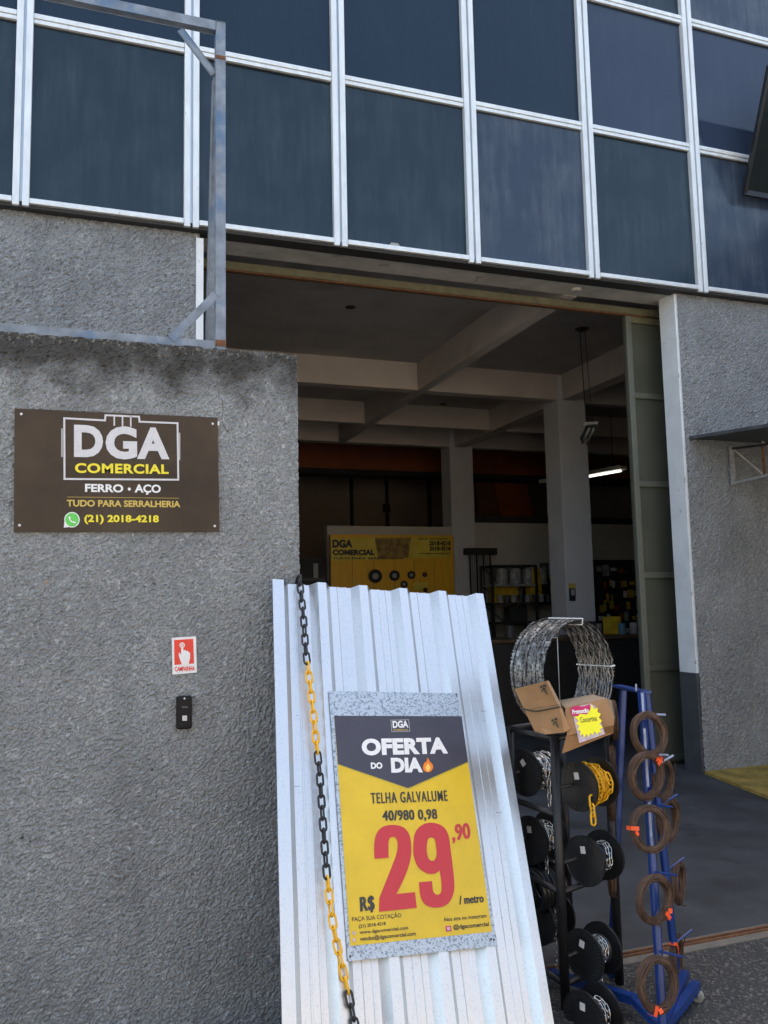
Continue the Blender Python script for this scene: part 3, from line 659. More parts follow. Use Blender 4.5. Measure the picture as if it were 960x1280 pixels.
for px_, py_ in ((375, 891), (623, 1016), (604, 889), (373, 980)):
    a = PS.hit(px_-3, py_, -AMP+.002 if px_ < 400 else .001); b = PS.hit(px_+4, py_, -AMP+.002 if px_ < 400 else .001); obj('scratch_mark', BAR(a, b, .0012, .0008, PS.n), M['dark'], cs_)

# ---------------- poster plate
def z5(x, y): return (380+x/3.2, 840+y/3.2)
po = thing('price_poster', 'yellow and black OFERTA DO DIA poster on a galvanised plate, leaning on the roofing sheet', 'poster', PS.hit(527, 1190))
o = obj('backing_plate', SLAB([PS.hit(410.3, 864.4, .008), PS.hit(571.5, 867.5, .008), PS.hit(573, 900, .008), PS.hit(621, 1182.4, .008), PS.hit(560, 1189, .008), PS.hit(434, 1202, .008)], PS.n, .0025), M['galv'], po)
HP = .0095
def pp(name, pts, h, m): return obj(name, SLAB([PS.hit(*z5(*q), h) for q in pts], PS.n, .0006), m, po)
pp('print_sheet', ((118, 178), (627, 180), (748, 1040), (182, 1097)), HP, M['poster_yellow'])
pp('dark_header', ((118, 178), (627, 180), (652, 362), (413, 467), (133, 371)), HP+.0008, M['poster_dark'])
def pt(s, tl, tr, bl, m, bold=.02, h=HP+.0016, sp=1.0, n='lettering', fat=0.0): return text(n, s, PS, z5(*tl), z5(*tr), z5(*bl), h, m, po, bold, sp, fat=fat)
strips('header_trim', PS, [[z5(134, 373), z5(413, 469), z5(652, 364)]], .0022, HP+.0014, M['poster_halo'], po)
strips('logo_outline', PS, [[z5(344, 196), z5(415, 194), z5(420, 240), z5(348, 242)]], .002, HP+.0016, M['sign_grey'], po, closed=True)
pt('DGA', (350, 199), (412, 197), (352, 228), M['white_print'], .04)
pt('COMERCIAL', (354, 232), (414, 231), (354, 238), M['sign_gold'], .02)
pt('OFERTA', (226, 270), (566, 264), (229, 338), M['white_print'], .055, sp=1.04)
pt('DO', (263, 365), (309, 364), (265, 391), M['white_print'], .05)
pt('DIA', (343, 346), (468, 345), (346, 406), M['white_print'], .055)
FL = smooth_ring([(491, 344, 1), (500, 362), (507, 368), (513, 382), (506, 398), (492, 404), (477, 398), (472, 384), (478, 366), (485, 362)])
curve_poly('flame_icon', PS, [z5(*q) for q in FL], [], HP+.0016, M['flame'], po)
FL = smooth_ring([(492, 368, 1), (502, 386), (492, 401), (482, 386)])
curve_poly('flame_icon', PS, [z5(*q) for q in FL], [], HP+.0021, M['flame_in'], po)
pt('TELHA GALVALUME', (262, 486), (567, 476), (265, 530), M['poster_ink'], .008, fat=.035, sp=1.2)
pt('40/980 0,98', (308, 557), (527, 550), (311, 605), M['poster_ink'], .012, fat=.035, sp=1.08)
TWO = [(279, 750, 1), (277, 705), (284, 655), (308, 624), (348, 614), (390, 622), (417, 652), (425, 700), (422, 750), (402, 815), (366, 890, 1), (440, 882, 1), (447, 945, 1), (296, 961, 1), (298, 905, 1), (340, 800), (366, 730), (371, 690), (365, 668), (351, 662), (339, 668), (334, 690), (335, 745, 1)]
NINE = [(433, 712), (438, 655), (460, 620), (500, 605), (545, 616), (572, 650), (583, 720), (596, 830), (594, 885), (572, 928), (530, 944), (485, 935), (462, 900), (456, 843, 1), (508, 838, 1), (513, 880), (530, 893), (545, 880), (545, 840), (538, 795, 1), (520, 808), (490, 808), (455, 785), (438, 750)]
NHOLE = [(487, 700), (492, 672), (505, 664), (519, 672), (525, 705), (526, 735), (518, 754), (506, 757), (494, 748), (488, 725)]
curve_poly('price_digit', PS, [z5(*q) for q in smooth_ring(TWO)], [], HP+.0018, M['poster_red'], po)
curve_poly('price_digit', PS, [z5(*q) for q in smooth_ring(NINE)], [[z5(*q) for q in smooth_ring(NHOLE)]], HP+.0018, M['poster_red'], po)
pt(',90', (583, 614), (657, 605), (590, 688), M['poster_red'], .012, h=HP+.0018, fat=.035, sp=1.05)
pt('R$', (218, 902), (277, 894), (222, 970), M['poster_ink'], .012, fat=.045, sp=1.08)
pt('/ metro', (614, 897), (712, 888), (617, 932), M['poster_ink'], .015, fat=.04, sp=1.05)
pt('FAÇA SUA COTAÇÃO', (188, 978), (384, 962), (190, 1003), M['poster_ink'], .008)
pt('(21) 2018-4218', (215, 1012), (322, 1000), (217, 1030), M['poster_ink'], .02)
pt('www.dgacomercial.com', (218, 1036), (411, 1017), (220, 1054), M['poster_ink'], .02)
pt('vendas@dgacomercial.com', (219, 1060), (442, 1038), (221, 1082), M['poster_ink'], .02)
pt('Nos siga no instagram', (556, 984), (724, 968), (558, 1004), M['poster_ink'], .015)
pt('@dgacomercial', (592, 1012), (733, 999), (594, 1036), M['poster_ink'], .025)
def sdisc(cx, cy, r_, m, h=HP+.0016): return obj('contact_icon', SLAB([PS.hit(*z5(cx+r_*math.cos(t*.449), cy+r_*math.sin(t*.449)), h) for t in range(14)], PS.n, .0005), m, po)
sdisc(197, 1046, 7, M['label_paper']); sdisc(197, 1073, 7, M['label_paper'])
obj('contact_icon', SLAB([PS.hit(*z5(*q), HP+.0016) for q in ((561, 1018), (583, 1016), (586, 1038), (564, 1040))], PS.n, .0005), M['magenta'], po)
obj('contact_icon', SLAB([PS.hit(*z5(*q), HP+.0022) for q in ((566, 1022), (579, 1021), (581, 1034), (568, 1035))], PS.n, .0005), M['label_paper'], po)
for q in ((182, 1138), (744, 1070), (756, 1072), (606, 92)): obj('plate_screw', LATHE([(0, .004), (.003, .003)], PS.hit(*z5(*q), .008), PS.n, 10), M['dark'], po)

# ================================================================= chains
def link_mesh(name, L, Wd, r, m, seg=12, rs=6):
    """stadium link, long axis X, flat in XY; L, Wd to the wire centre"""
    pts = []; hw = Wd/2; hl = L/2-hw
    for k in range(seg//2+1): a = -math.pi/2+math.pi*k/(seg//2); pts.append((hl+hw*math.cos(a), hw*math.sin(a), 0))
    for k in range(seg//2+1): a = math.pi/2+math.pi*k/(seg//2); pts.append((-hl+hw*math.cos(a), hw*math.sin(a), 0))
    bm = TUBE(pts, r, rs, closed=True); me = bpy.data.meshes.new(name); bm.to_mesh(me); bm.free(); me.materials.append(m)
    me.polygons.foreach_set('use_smooth', [True]*len(me.polygons)); me.update(); return me
def resample(pts, step):
    pts = [Vector(p) for p in pts]; out = [pts[0].copy()]; acc = 0
    for a, b in zip(pts, pts[1:]):
        L = (b-a).length; t = step-acc
        while t <= L: out.append(a+(b-a)*(t/L)); t += step
        acc = (acc+L) % step if L+acc >= step else acc+L
    return out
def chain(path, pitch, pick, parent, up, jit=0, rng=random.Random(1), name='link', alt=R(90), base=0):
    """lays links along path; up(p) gives the surface normal; pick(i) gives a mesh"""
    P = resample(path, pitch)
    for i, (a, b) in enumerate(zip(P, P[1:])):
        t = (b-a).normalized(); u = Vector(up((a+b)/2)); u = (u-t*u.dot(t)).normalized(); s = u.cross(t)
        ang = base+(alt if i % 2 else 0)+rng.uniform(-jit, jit); y = s*math.cos(ang)+u*math.sin(ang); z = t.cross(y)
        o = bpy.data.objects.new(name, pick(i)); C.objects.link(o)
        mt = Matrix((t, y, z)).transposed().to_4x4(); mt.translation = (a+b)/2
        o.parent = parent; o.matrix_world = mt; o.matrix_parent_inverse = parent.matrix_basis.inverted(); o.matrix_basis = mt
ch = thing('plastic_chain', 'long plastic chain of alternating black and yellow lengths down the roofing sheet', 'chain', PS.hit(376, 724, .02))
LB = link_mesh('link', .053, .0235, .0046, M['chain_black']); LY = link_mesh('link', .053, .0235, .0046, M['yellow_plastic'])
cp = [(375, 722), (378, 770), (381, 815), (386, 855), (390, 890), (394, 930), (398, 965), (401, 1010), (404, 1055), (407, 1093), (411, 1130), (417, 1170), (425, 1205), (433, 1238), (440, 1272), (446, 1300)]
path = [PS.hit(375, 724, -.03)+Vector((0, .06, -.07)), PS.hit(375, 722, .0)+Vector((0, .015, .008))]+[PS.hit(x, y, .016) for x, y in cp[1:]]
def pickc(i):
    P = resample(path, .0415)[i]; d = P-EYEP; y = 640-FPX*d.dot(UP)/d.dot(FW)
    return LY if (818 < y < 932 or 1090 < y < 1232) else LB
chain(path, .0415, pickc, ch, lambda p: PS.n, jit=R(9), base=R(8), alt=R(78))

# ================================================================= spool rack
U = Vector((math.cos(R(19)), math.sin(R(19)), 0)); VV = Vector((-math.sin(R(5)), math.cos(R(5)), 0))
FLp = Vector((1.811, 3.06, 0)); RW = .345; DP = .33
rk = thing('spool_rack', 'black steel tube rack holding chain spools beside the roofing sheet', 'rack', FLp)
def rp(name, a, b, r_=.0185, m=M['black_steel']): obj(name, TUBE([a, b], r_, 12), m, rk, smooth=True)
Z = Vector((0, 0, 1)); FR = FLp+U*RW; RL = FLp+VV*DP; RR = RL+U*RW; HT = 1.045
for p in (FLp, FR, RL, RR): rp('upright', p, p+Z*HT, .019)
def hz(z): return Z*z
RUNGS = (.445,)
zL = [1.04, .445, .10]
for z in zL:
    rp('rung', FLp+hz(z), FR+hz(z), .012); rp('rung', RL+hz(z), RR+hz(z), .012)
    rp('side_rail', FLp+hz(z), RL+hz(z), .012); rp('side_rail', FR+hz(z), RR+hz(z), .012)
rp('side_rail', FLp+hz(.74), RL+hz(.74), .012)
rp('side_rail', (FLp+FR)/2+hz(1.04), (RL+RR)/2+hz(1.04), .010)

def spool(label, c, rad, dist, drum_r, grp='chain spools on the black rack', ribs=True, sticker=True, star=True):
    """c: middle of the spool; axis along U"""
    t = thing('spool', label, 'spool', c, grp)
    for s in (-1, 1):
        bm = bmesh.new(); e = c+U*(s*dist/2)
        lathe(bm, [(-.0025, .008), (-.0025, rad-.006), (-.005, rad-.004), (-.005, rad), (.005, rad), (.005, rad-.004), (.0025, rad-.006), (.0025, .008)], e, U, 48)
        obj('flange', bm, M['black_plastic'], t, smooth=False)
        bm = bmesh.new()
        if ribs and s < 0:
            y = U.cross(Z)
            for k in range(40):
                a = k*2*math.pi/40; d = Z*math.cos(a)+y*math.sin(a)
                bar(bm, e-U*.003+d*(rad*.72), e-U*.003+d*(rad-.006), .0022, .003, U)
            obj('rim_rib', bm, M['drum'], t)
    obj('drum', LATHE([(-dist/2+.003, drum_r), (dist/2-.003, drum_r)], c, U, 36), M['drum'], t, smooth=True)
    if sticker:
        e = c-U*(dist/2+.0032); y = U.cross(Z); q = e+Z*(rad*.42)-y*(rad*.05)
        a = R(sticker if sticker is not True else 14*math.sin(c.z*90)); dx = (y*math.cos(a)+Z*math.sin(a))*.012; dy = (Z*math.cos(a)-y*math.sin(a))*.014
        obj('sticker', SLAB([q-dx-dy, q+dx-dy, q+dx+dy, q-dx+dy], -U, .0008), M['white_sticker'], t)
    return t
def axle(c, rearrow=False):
    a = (FLp if not rearrow else RL); z = Z*c.z; b = (FR if not rearrow else RR)
    rp('axle', a+z, b+z, .0075)
def wind(t, c, r_, s0, s1, turns, pitch, pick, hang=None, phase=0, jit=R(20), a0=0, start=0, rng=random.Random(2)):
    """chain wound round the drum from s0 to s1, then hanging from its front"""
    y = U.cross(Z); pts = []; n = int(turns*28)
    for k in range(n+1):
        f = k/n; a = a0+f*turns*2*math.pi; s = s0+(s1-s0)*f+.006*math.sin(f*17)
        pts.append(c+U*s+(Z*math.cos(a)+y*math.sin(a))*(r_+.004*math.sin(f*23)))
    chain(pts, pitch, pick, t, lambda p: (p-c)-U*(p-c).dot(U), jit=jit, rng=rng, base=R(20), alt=R(75))
    if hang:
        h0 = pts[-1]; pts2 = [h0, h0+Vector((0, 0, -hang))]
        chain(pts2, pitch, pick, t, lambda p: y, jit=jit*.3, rng=rng)
mid = (FLp+FR)/2
def frontc(px_, py_):   # centre of a front spool from its photo pixel, on the vertical plane through the front uprights
    r = ray(px_, py_); n = VV; t = (FLp-EYEP).dot(n)/r.dot(n); p = EYEP+r*t; return p
def rearc(px_, py_):
    r = ray(px_, py_); n = VV; t = (RL-EYEP).dot(n)/r.dot(n); return EYEP+r*t
K1 = link_mesh('link', .050, .021, .0043, M['yellow_plastic']); K2 = link_mesh('link', .030, .014, .0023, M['zinc'], 10, 5); K3 = link_mesh('link', .023, .0105, .0018, M['zinc'], 8, 5)
K4 = link_mesh('link', .036, .017, .0026, M['zinc'], 10, 5)
y_ = U.cross(Z)
c = frontc(736, 980); axle(c); t = spool('black spool wound with yellow plastic chain, under the cardboard', c, .098, .135, .045)
wind(t, c, .062, -.045, .05, 4.3, .033, lambda i: K1, jit=R(25), rng=random.Random(4))
wind(t, c, .075, .04, -.04, 1.4, .033, lambda i: K1, jit=R(30), a0=1, rng=random.Random(9))
h = c-U*.02-VV*.09; chain([c-U*.055-VV*.07-Z*.03, c-U*.055-VV*.075-Z*.13], .033, lambda i: K1, t, lambda p: -VV, rng=random.Random(3))
c = frontc(743, 1072); axle(c); t = spool('black spool with silver chain, third from the bottom in the front column', c, .098, .125, .05, sticker=8)
wind(t, c, .056, .028, .01, 1.0, .023, lambda i: K2, hang=.05, jit=R(12)); wind(t, c, .056, .045, .025, 1.0, .023, lambda i: K2, jit=R(12), rng=random.Random(5))
c = frontc(741, 1189); axle(c); t = spool('black spool with fine silver chain hanging to the spool beneath, second from the bottom', c, .098, .115, .052, sticker=-12)
wind(t, c, .057, .018, -.005, 1.9, .018, lambda i: K3, jit=R(12)); h = c-VV*.057-U*.01
for k in range(7): obj('rope_turn', LATHE([(-.0025, .054), (0, .0565), (.0025, .054)], c+U*(.022+.0045*k), U, 28), M['drum'], t)
chain([h-Z*.03, h-Z*.17], .018, lambda i: K3, t, lambda p: -VV, rng=random.Random(3))
c = atY(741, 1268, 2.93); t = spool('black spool with silver chain at the bottom edge of the photo', c, .098, .10, .05)
wind(t, c, .057, .02, -.02, 2.2, .023, lambda i: K2, jit=R(15))
c = rearc(670, 963); axle(c, True); t = spool('black spool heaped with loose silver chain, topmost behind the left upright', c, .100, .15, .05, sticker=40)
wind(t, c, .064, -.04, .045, 4.2, .029, lambda i: K4, jit=R(35)); wind(t, c, .078, .045, -.01, 1.3, .029, lambda i: K4, hang=None, jit=R(35), rng=random.Random(8)); h = c+U*.02-VV*.07
chain([h-Z*.03, h-Z*.17], .029, lambda i: K4, t, lambda p: -VV, rng=random.Random(3))
c = rearc(676, 1046); axle(c, True); t = spool('black spool with silver chain, second from the top behind the left upright', c, .100, .13, .05, sticker=5)
wind(t, c, .060, -.035, .04, 4.2, .026, lambda i: K2, jit=R(30)); h = c-U*.02-VV*.06; chain([h-Z*.02, h-Z*.14], .023, lambda i: K2, t, lambda p: -VV, rng=random.Random(3))
c = rearc(684, 1146); axle(c, True); t = spool('black spool with thin silver chain dangling, lowest of those behind the left upright', c, .100, .13, .05, sticker=False)
wind(t, c, .055, .02, .0, 1.2, .023, lambda i: K2, jit=R(20)); h = c+U*.0-VV*.055; chain([h-Z*.0, h-Z*.21], .018, lambda i: K3, t, lambda p: -VV, rng=random.Random(3))
# thick black cable coil above it
c = rearc(678, 1108); cc = thing('cable_coil', 'thick black cable coiled above the lowest rear spool', 'cable coil', c)
for k in range(7):
    e = c+U*(-.09+.024*k); yv = U.cross(Z); pts = [e+(Z*math.cos(a)+yv*math.sin(a))*(.088+.004*math.sin(k*3))+U*(.012*a/6.28) for a in [q*2*math.pi/30 for q in range(31)]]
    obj('cable_turn', TUBE(pts, .0115, 8), M['cable'], cc, smooth=True)

# ================================================================= razor wire coil on top
Nn = Vector((.30, -.954, 0)).normalized(); C1 = atY(723, 842, 2.98); LR = .165; RRd = .208
rz = thing('razor_wire_coil', 'grey galvanised razor wire coil standing upright in a cardboard wrap on the rack', 'razor wire', C1-Vector((0, 0, RRd)))
rng = random.Random(11); sx = Nn.cross(Z).normalized()
for k in range(34):
    s = -LR*k/33; bm = bmesh.new(); rr = RRd+(-.006 if k % 2 else .003)+rng.uniform(-.003, .003); ph = rng.uniform(0, 1); nb = 44
    cen = C1+Nn*s+Vector((rng.uniform(-.003, .003), 0, rng.uniform(-.004, .004)))
    def Q(a, ro, so): return cen+(Z*math.cos(a)+sx*math.sin(a))*(ro)+Nn*so
    pts = [Q(q*2*math.pi/60, rr+.004*math.sin(q*1.9+k), .003*math.sin(q*2.3+k)) for q in range(60)]
    tube(bm, pts, .0018, 4, closed=True)
    for b_ in range(nb):
        a = (b_+ph)*2*math.pi/nb; da = .045; w1 = .0085; tw = rng.uniform(-.5, .5)
        def W(a_, q): return Q(a_, rr+.0025+q*math.sin(tw)*.8, q*math.cos(tw))
        v = [bm.verts.new(W(a-da*1.25, .0035)), bm.verts.new(W(a-da*1.25, -.0035)), bm.verts.new(W(a-da, -w1)), bm.verts.new(W(a-da*.35, -.004)), bm.verts.new(W(a+da*.35, -.004)), bm.verts.new(W(a+da, -w1)), bm.verts.new(W(a+da*1.25, -.0035)),
             bm.verts.new(W(a+da*1.25, .0035)), bm.verts.new(W(a+da, w1)), bm.verts.new(W(a+da*.35, .004)), bm.verts.new(W(a-da*.35, .004)), bm.verts.new(W(a-da, w1))]
        bm.faces.new(v)
    rg_ = [[bm.verts.new(Q(q*2*math.pi/60, rr+.001+.004*math.sin(q*1.9+k), .003*math.sin(q*2.3+k)+w_)) for q in range(60)] for w_ in (-.0045, .0045)]
    for q in range(60): bm.faces.new((rg_[0][q], rg_[0][(q+1) % 60], rg_[1][(q+1) % 60], rg_[1][q]))
    obj('barbed_loop', bm, M['razor'], rz)
def strap(a):
    bm = bmesh.new(); d = Z*math.cos(a)+sx*math.sin(a)
    pts = [C1+Nn*.008+d*(RRd-.012), C1+Nn*.010+d*(RRd+.012), C1-Nn*(LR+.008)+d*(RRd+.014), C1-Nn*(LR+.008)+d*(RRd-.012)]
    tube(bm, pts, .0028, 6, closed=True); obj('strap', bm, M['strap'], rz)
strap(R(-8)); strap(R(-85))
rp('post_rod', RR+hz(1.06), RR+hz(1.42), .0022, M['castor']); rp('post_rod', RR+hz(1.42), RR+hz(1.42)-U*.12, .0022, M['castor'])

# cardboard wrap: two folded pieces hugging the coil foot
cw = thing('cardboard_wrap', 'brown cardboard wrapped round the foot of the razor wire coil', 'cardboard', atY(705, 915, 2.86))
def z6(x, y): return (640+x/6.4, 760+y/6.4)
YC = 2.76
def q3(x, y, Y): return atY(*z6(x, y), Y)
def cpiece(name, pts, t=.004, m=M['card'], par=cw):
    n = (pts[1]-pts[0]).cross(pts[2]-pts[0]).normalized()
    if (EYEP-pts[0]).dot(n) < 0: n = -n
    return obj(name, SLAB(pts, n, t), m, par), n
L1, L2, L3, L4 = q3(20, 650, 2.98), q3(285, 582, 2.80), q3(375, 772, 2.775), q3(100, 815, 2.94)
L5, L6, L7, L8 = q3(460, 970, 2.755), q3(420, 995, 2.76), q3(270, 1012, 2.82), q3(180, 985, 2.88)
cpiece('card_panel', [L1, L2, L3, L4]); cpiece('card_panel', [L4+Vector((0, .0, -.002)), L3+Vector((0, 0, -.002)), L5, L6, L7, L8])
E1, E2 = q3(300, 590, 2.86), q3(395, 775, 2.84)
cpiece('card_edge', [L2, E1, E2, L3], m=M['card_in'])
E3 = q3(475, 965, 2.80); cpiece('card_edge', [L3+Vector((0, 0, -.002)), E2+Vector((0, 0, -.002)), E3, L5], m=M['card_in'])
F1, F2, F3, F4, F5, F6 = q3(425, 800, 2.80), q3(752, 722, 2.72), q3(818, 880, 2.70), q3(815, 935, 2.70), q3(440, 1022, 2.77), q3(460, 965, 2.78)
fo, fn = cpiece('card_panel', [F1, F2, F3, F4, F5])
G1, G2 = q3(812, 1000, 2.74), q3(402, 1165, 2.80)
cpiece('card_flap', [F5+Vector((0, .002, -.002)), F4+Vector((0, .002, -.002)), G1, G2])
T1, T2 = q3(372, 740, 2.98), q3(640, 690, 2.92)
cpiece('card_flap', [T1, T2, F2+Vector((0, 0, .001)), F1+Vector((0, 0, .001))], m=M['card_in'])
S1 = q3(795, 735, 2.95); cpiece('card_edge', [F2+Vector((.001, 0, 0)), S1, q3(822, 880, 2.9), F3+Vector((.001, 0, 0))], m=M['card_in'])
pts = [q3(95, 810, 2.93), q3(150, 822, 2.90), q3(200, 826, 2.87), q3(280, 812, 2.82), q3(372, 792, 2.765), q3(400, 795, 2.79)]
obj('cord', TUBE(pts, .0028, 6), M['cord'], cw, smooth=True)
PL1 = Plane(L1, L2-L1, L4-L1)
for x, y in ((262, 640), (360, 905)):
    for dx, dy, w_, h_ in ((-22, -10, 16, 14), (4, -20, 20, 16), (0, 6, 24, 12), (-14, 20, 10, 10), (12, 26, 18, 8), (22, 42, 14, 8)):
        cx, cy = x+dx, y+dy; obj('printed_mark', SLAB([PL1.hit(*z6(*q), .006 if y < 800 else .010) for q in ((cx-w_/2, cy-h_/2), (cx+w_/2, cy-h_/2-3), (cx+w_/2+3, cy+h_/2), (cx-w_/2+2, cy+h_/2+4))], PL1.n, .0004), M['ink'], cw)
# promo label on the front panel
lb = thing('promo_label', 'yellow starburst and magenta Promoção label on the cardboard', 'label', fo.location)
PF = Plane(F1, F2-F1, F5-F1); lb.location = PF.hit(*z6(620, 900))
def zl(x, y): return z6(x, y)
poly('label_film', PF, ((475, 800), (628, 765), (668, 790), (745, 1010), (540, 1082)), .004, M['label_paper'], lb, zf=z6)
SW_ = smooth_ring([(470, 830), (478, 800), (520, 785), (575, 790), (622, 770, 1), (628, 822), (600, 850), (545, 862), (495, 868), (476, 852)])
curve_poly('magenta_swoosh', PF, [z6(*q) for q in SW_], [], .0055, M['magenta'], lb)
STAR = [(500, 870), (530, 868), (545, 850), (600, 855), (625, 820), (640, 775), (655, 812), (688, 800), (685, 835), (712, 850), (695, 880), (722, 905), (700, 930), (730, 960), (702, 972), (722, 1000), (690, 995), (690, 1020), (660, 990), (650, 1022), (630, 1003), (612, 1040), (600, 1008), (575, 1045), (570, 1010), (545, 1025), (550, 985), (525, 980), (540, 945), (512, 930), (535, 905)]
curve_poly('starburst', PF, [z6(*q) for q in STAR], [], .0068, M['bright_yellow'], lb)
text('lettering', 'Promoção', PF, z6(482, 818), z6(612, 803), z6(487, 862), .0082, M['white_print'], lb, .04)
text('lettering', 'Concertina', PF, z6(545, 878), z6(676, 862), z6(550, 922), .0082, M['black_print'], lb, .0)

# ================================================================= blue wire stand
ws = thing('wire_stand', 'blue painted steel stand on castors hung with wire coils', 'stand', (2.1, 2.95, 0))
def sb(n, a, b, w1=.03, w2=.018, h=(0, 1, 0), m=M['blue']): obj(n, BAR(a, b, w1, w2, h, .0025), m, ws)
T1 = atY(772, 869, 3.26); T2 = atY(806, 869, 2.98)
FP = Vector((1.985, 2.69, .085)); RP_ = Vector((2.325, 3.045, .085)); LP = Vector((1.985, 3.015, .085)); KN = Vector((2.029, 2.911, .082))
topz = atY(806, 867, 2.98).z-.004
sb('top_plate', Vector((T1.x, T1.y, topz+.008)), Vector((T2.x+.01, T2.y, topz+.008)), .045, .012, (0, 0, 1), m=M['blue'])
TF = atY(802, 866, 2.955); TR_ = atY(808, 866, 3.0)
LT = atY(779, 864, 3.24); LP = atY(764, 1221, 3.22)
sb('leg', TF, FP, .022, .018); sb('leg', TR_, RP_, .022, .018); sb('leg', LT, LP, .024, .018)
# pale strips along the front leg
dv = (FP-TF)
for a_, b_ in ((.0, .09), (.12, .31), (.36, .50)): 
    obj('pale_edge', BAR(TF+dv*a_+Vector((-.006, -.0106, 0)), TF+dv*b_+Vector((-.006, -.0106, 0)), .011, .002, (0, 1, 0)), M['blue_pale'], ws)
FT = Vector((2.315, 2.925, .082)); dvr = (FT-FP)
sb('base_bar', FP+Vector((0, 0, -.02)), RP_+Vector((.03, -.02, -.02)), .032, .032, (0, 0, 1)); sb('base_bar', FP+Vector((.02, .02, -.021)), FT+Vector((.02, .01, -.021)), .03, .03, (0, 0, 1))
sb('base_bar', Vector((1.87, 3.27, .05)), KN+Vector((.01, -.01, -.018)), .032, .032, (0, 0, 1)); sb('base_bar', KN+Vector((0, 0, -.019)), FP+Vector((0, 0, -.021)), .03, .03, (0, 0, 1))
for p in (FT+Vector((.015, .0, 0)), Vector((1.87, 3.06, .08)), FP, RP_):
    w0 = Vector((p.x, p.y, .024))
    obj('castor', LATHE([(-.012, .018), (-.010, .023), (.010, .023), (.012, .018)], w0, (.8, .6, 0), 20), M['castor'], ws, smooth=False)
    obj('castor_fork', BAR(Vector((p.x-.01, p.y, .02)), Vector((p.x-.004, p.y, .052)), .006, .03, (0, 1, 0)), M['seal'], ws)
obj('hook_pin', TUBE([atY(795, 864, 3.0), atY(795, 855, 3.0)], .004, 8), M['blue_pale'], ws)
# pegs: front (from the front leg, toward viewer) and rear ones
PEG_F = [(811, 918), (808, 970), (812, 1036), (818, 1124), (822, 1231)]
PEG_R = [(829, 975), (835, 1024), (848, 1103), (846, 1196)]
axf = Vector((.12, -.99, .08)).normalized(); axr = Vector((.62, -.72, 0)).normalized()
def leg_at(A, Bv, z): t = (z-A.z)/(Bv.z-A.z); return A+(Bv-A)*t
rngc = random.Random(21)
def coil_mesh(R0, sec, seed, turns=42):
    rg = random.Random(seed); bm = bmesh.new()
    for k in range(turns):
        a0 = rg.uniform(0, 6.28); ro = R0+rg.uniform(-sec, sec); so_ = rg.uniform(-sec, sec)*.9; e1, e2 = rg.uniform(-.003, .003), rg.uniform(-.003, .003)
        pts = [Vector(((ro+e1*math.cos(2*a+a0))*math.cos(a), (ro+e2*math.sin(3*a+a0))*math.sin(a), so_+.004*math.sin(a*2+a0))) for a in [q*2*math.pi/40 for q in range(40)]]
        tube(bm, pts, .0024, 5, closed=True)
    tube(bm, [Vector((R0*math.cos(q), R0*math.sin(q), .003*math.sin(q*2))) for q in [k*math.pi/20 for k in range(40)]], .0115, 8, closed=True)
    a1 = rg.uniform(0, 6.2); e_ = [Vector(((R0+.013*q/6)*math.cos(a1+q*.09), (R0+.013*q/6)*math.sin(a1+q*.09), .010+.002*q)) for q in range(8)]
    tube(bm, e_, .0022, 5)
    me = bpy.data.meshes.new('wire_bundle'); bm.to_mesh(me); bm.free(); me.materials.append(M['wire']); me.polygons.foreach_set('use_smooth', [True]*len(me.polygons)); return me
CM = [coil_mesh(.077, .0115, s) for s in (1, 2, 3)]
def wire_coil(label, cen, ax, k, tag_ang=None, sc=1.0):
    t = thing('wire_coil', label, 'wire coil', cen, 'brown wire coils on the blue stand')
    o = bpy.data.objects.new('wire_bundle', CM[k % 3]); C.objects.link(o); o.parent = t; 
    z = Vector(ax).normalized(); x = Z.cross(z).normalized(); y = z.cross(x); mt = Matrix((x*sc, y*sc, z*sc)).transposed().to_4x4()
    o.matrix_basis = mt
    if tag_ang is not None:
        a = R(tag_ang); r0 = .079*sc; e = x*math.cos(a)+y*math.sin(a); tn = -x*math.sin(a)+y*math.cos(a); q = Vector(cen)+e*r0
        bm = bmesh.new(); bar(bm, q-e*.017+z*.0165, q+e*.017+z*.0165, .015, .0015, z); bar(bm, q+e*.0165+z*.017, q+e*.0165-z*.014, .015, .0015, e)
        bar(bm, q-e*.012+tn*.012+z*.0165, q-e*.001+tn*.022+z*.022, .017, .0015, z)
        obj('orange_tag', bm, M['tag'], t)
    return t
LBL = ['brown wire coil hanging topmost on the front of the blue stand', 'brown wire coil, second from the top in the front row', 'brown wire coil with an orange tag at its left, middle of the front row', 'brown wire coil, second from the bottom in the front row, tag at lower right', 'brown wire coil, lowest in the front row, orange tag at lower left']
TG = [None, 38, 172, -52, -118]
for i, (x, y) in enumerate(PEG_F):
    z = atY(x, y, 2.85).z; lg = leg_at(TF, FP, z); cen = atY(x, y, lg.y-.055)
    pegz = cen.z+.066; lp = leg_at(TF, FP, pegz)
    wire_coil(LBL[i], cen, axf+Vector((.1*math.sin(i*2.3), 0, .08*math.cos(i*3))), i, TG[i], (1.0, 1.03, .97, 1.0, 1.04)[i])
    a = Vector((lp.x+.004, lp.y, pegz)); obj('peg', TUBE([a, a+Vector((.035, -.09, .008))], .0045, 8), M['blue_pale'] if i < 2 else M['blue'], ws)
LBR = ['dark wire coil on the rear leg behind the second front coil', 'dark wire coil on the rear leg behind the middle front coil', 'dark wire coil on the rear leg at the height of the second lowest front coil', 'dark wire coil lowest on the rear leg, with an orange tag at its top left']
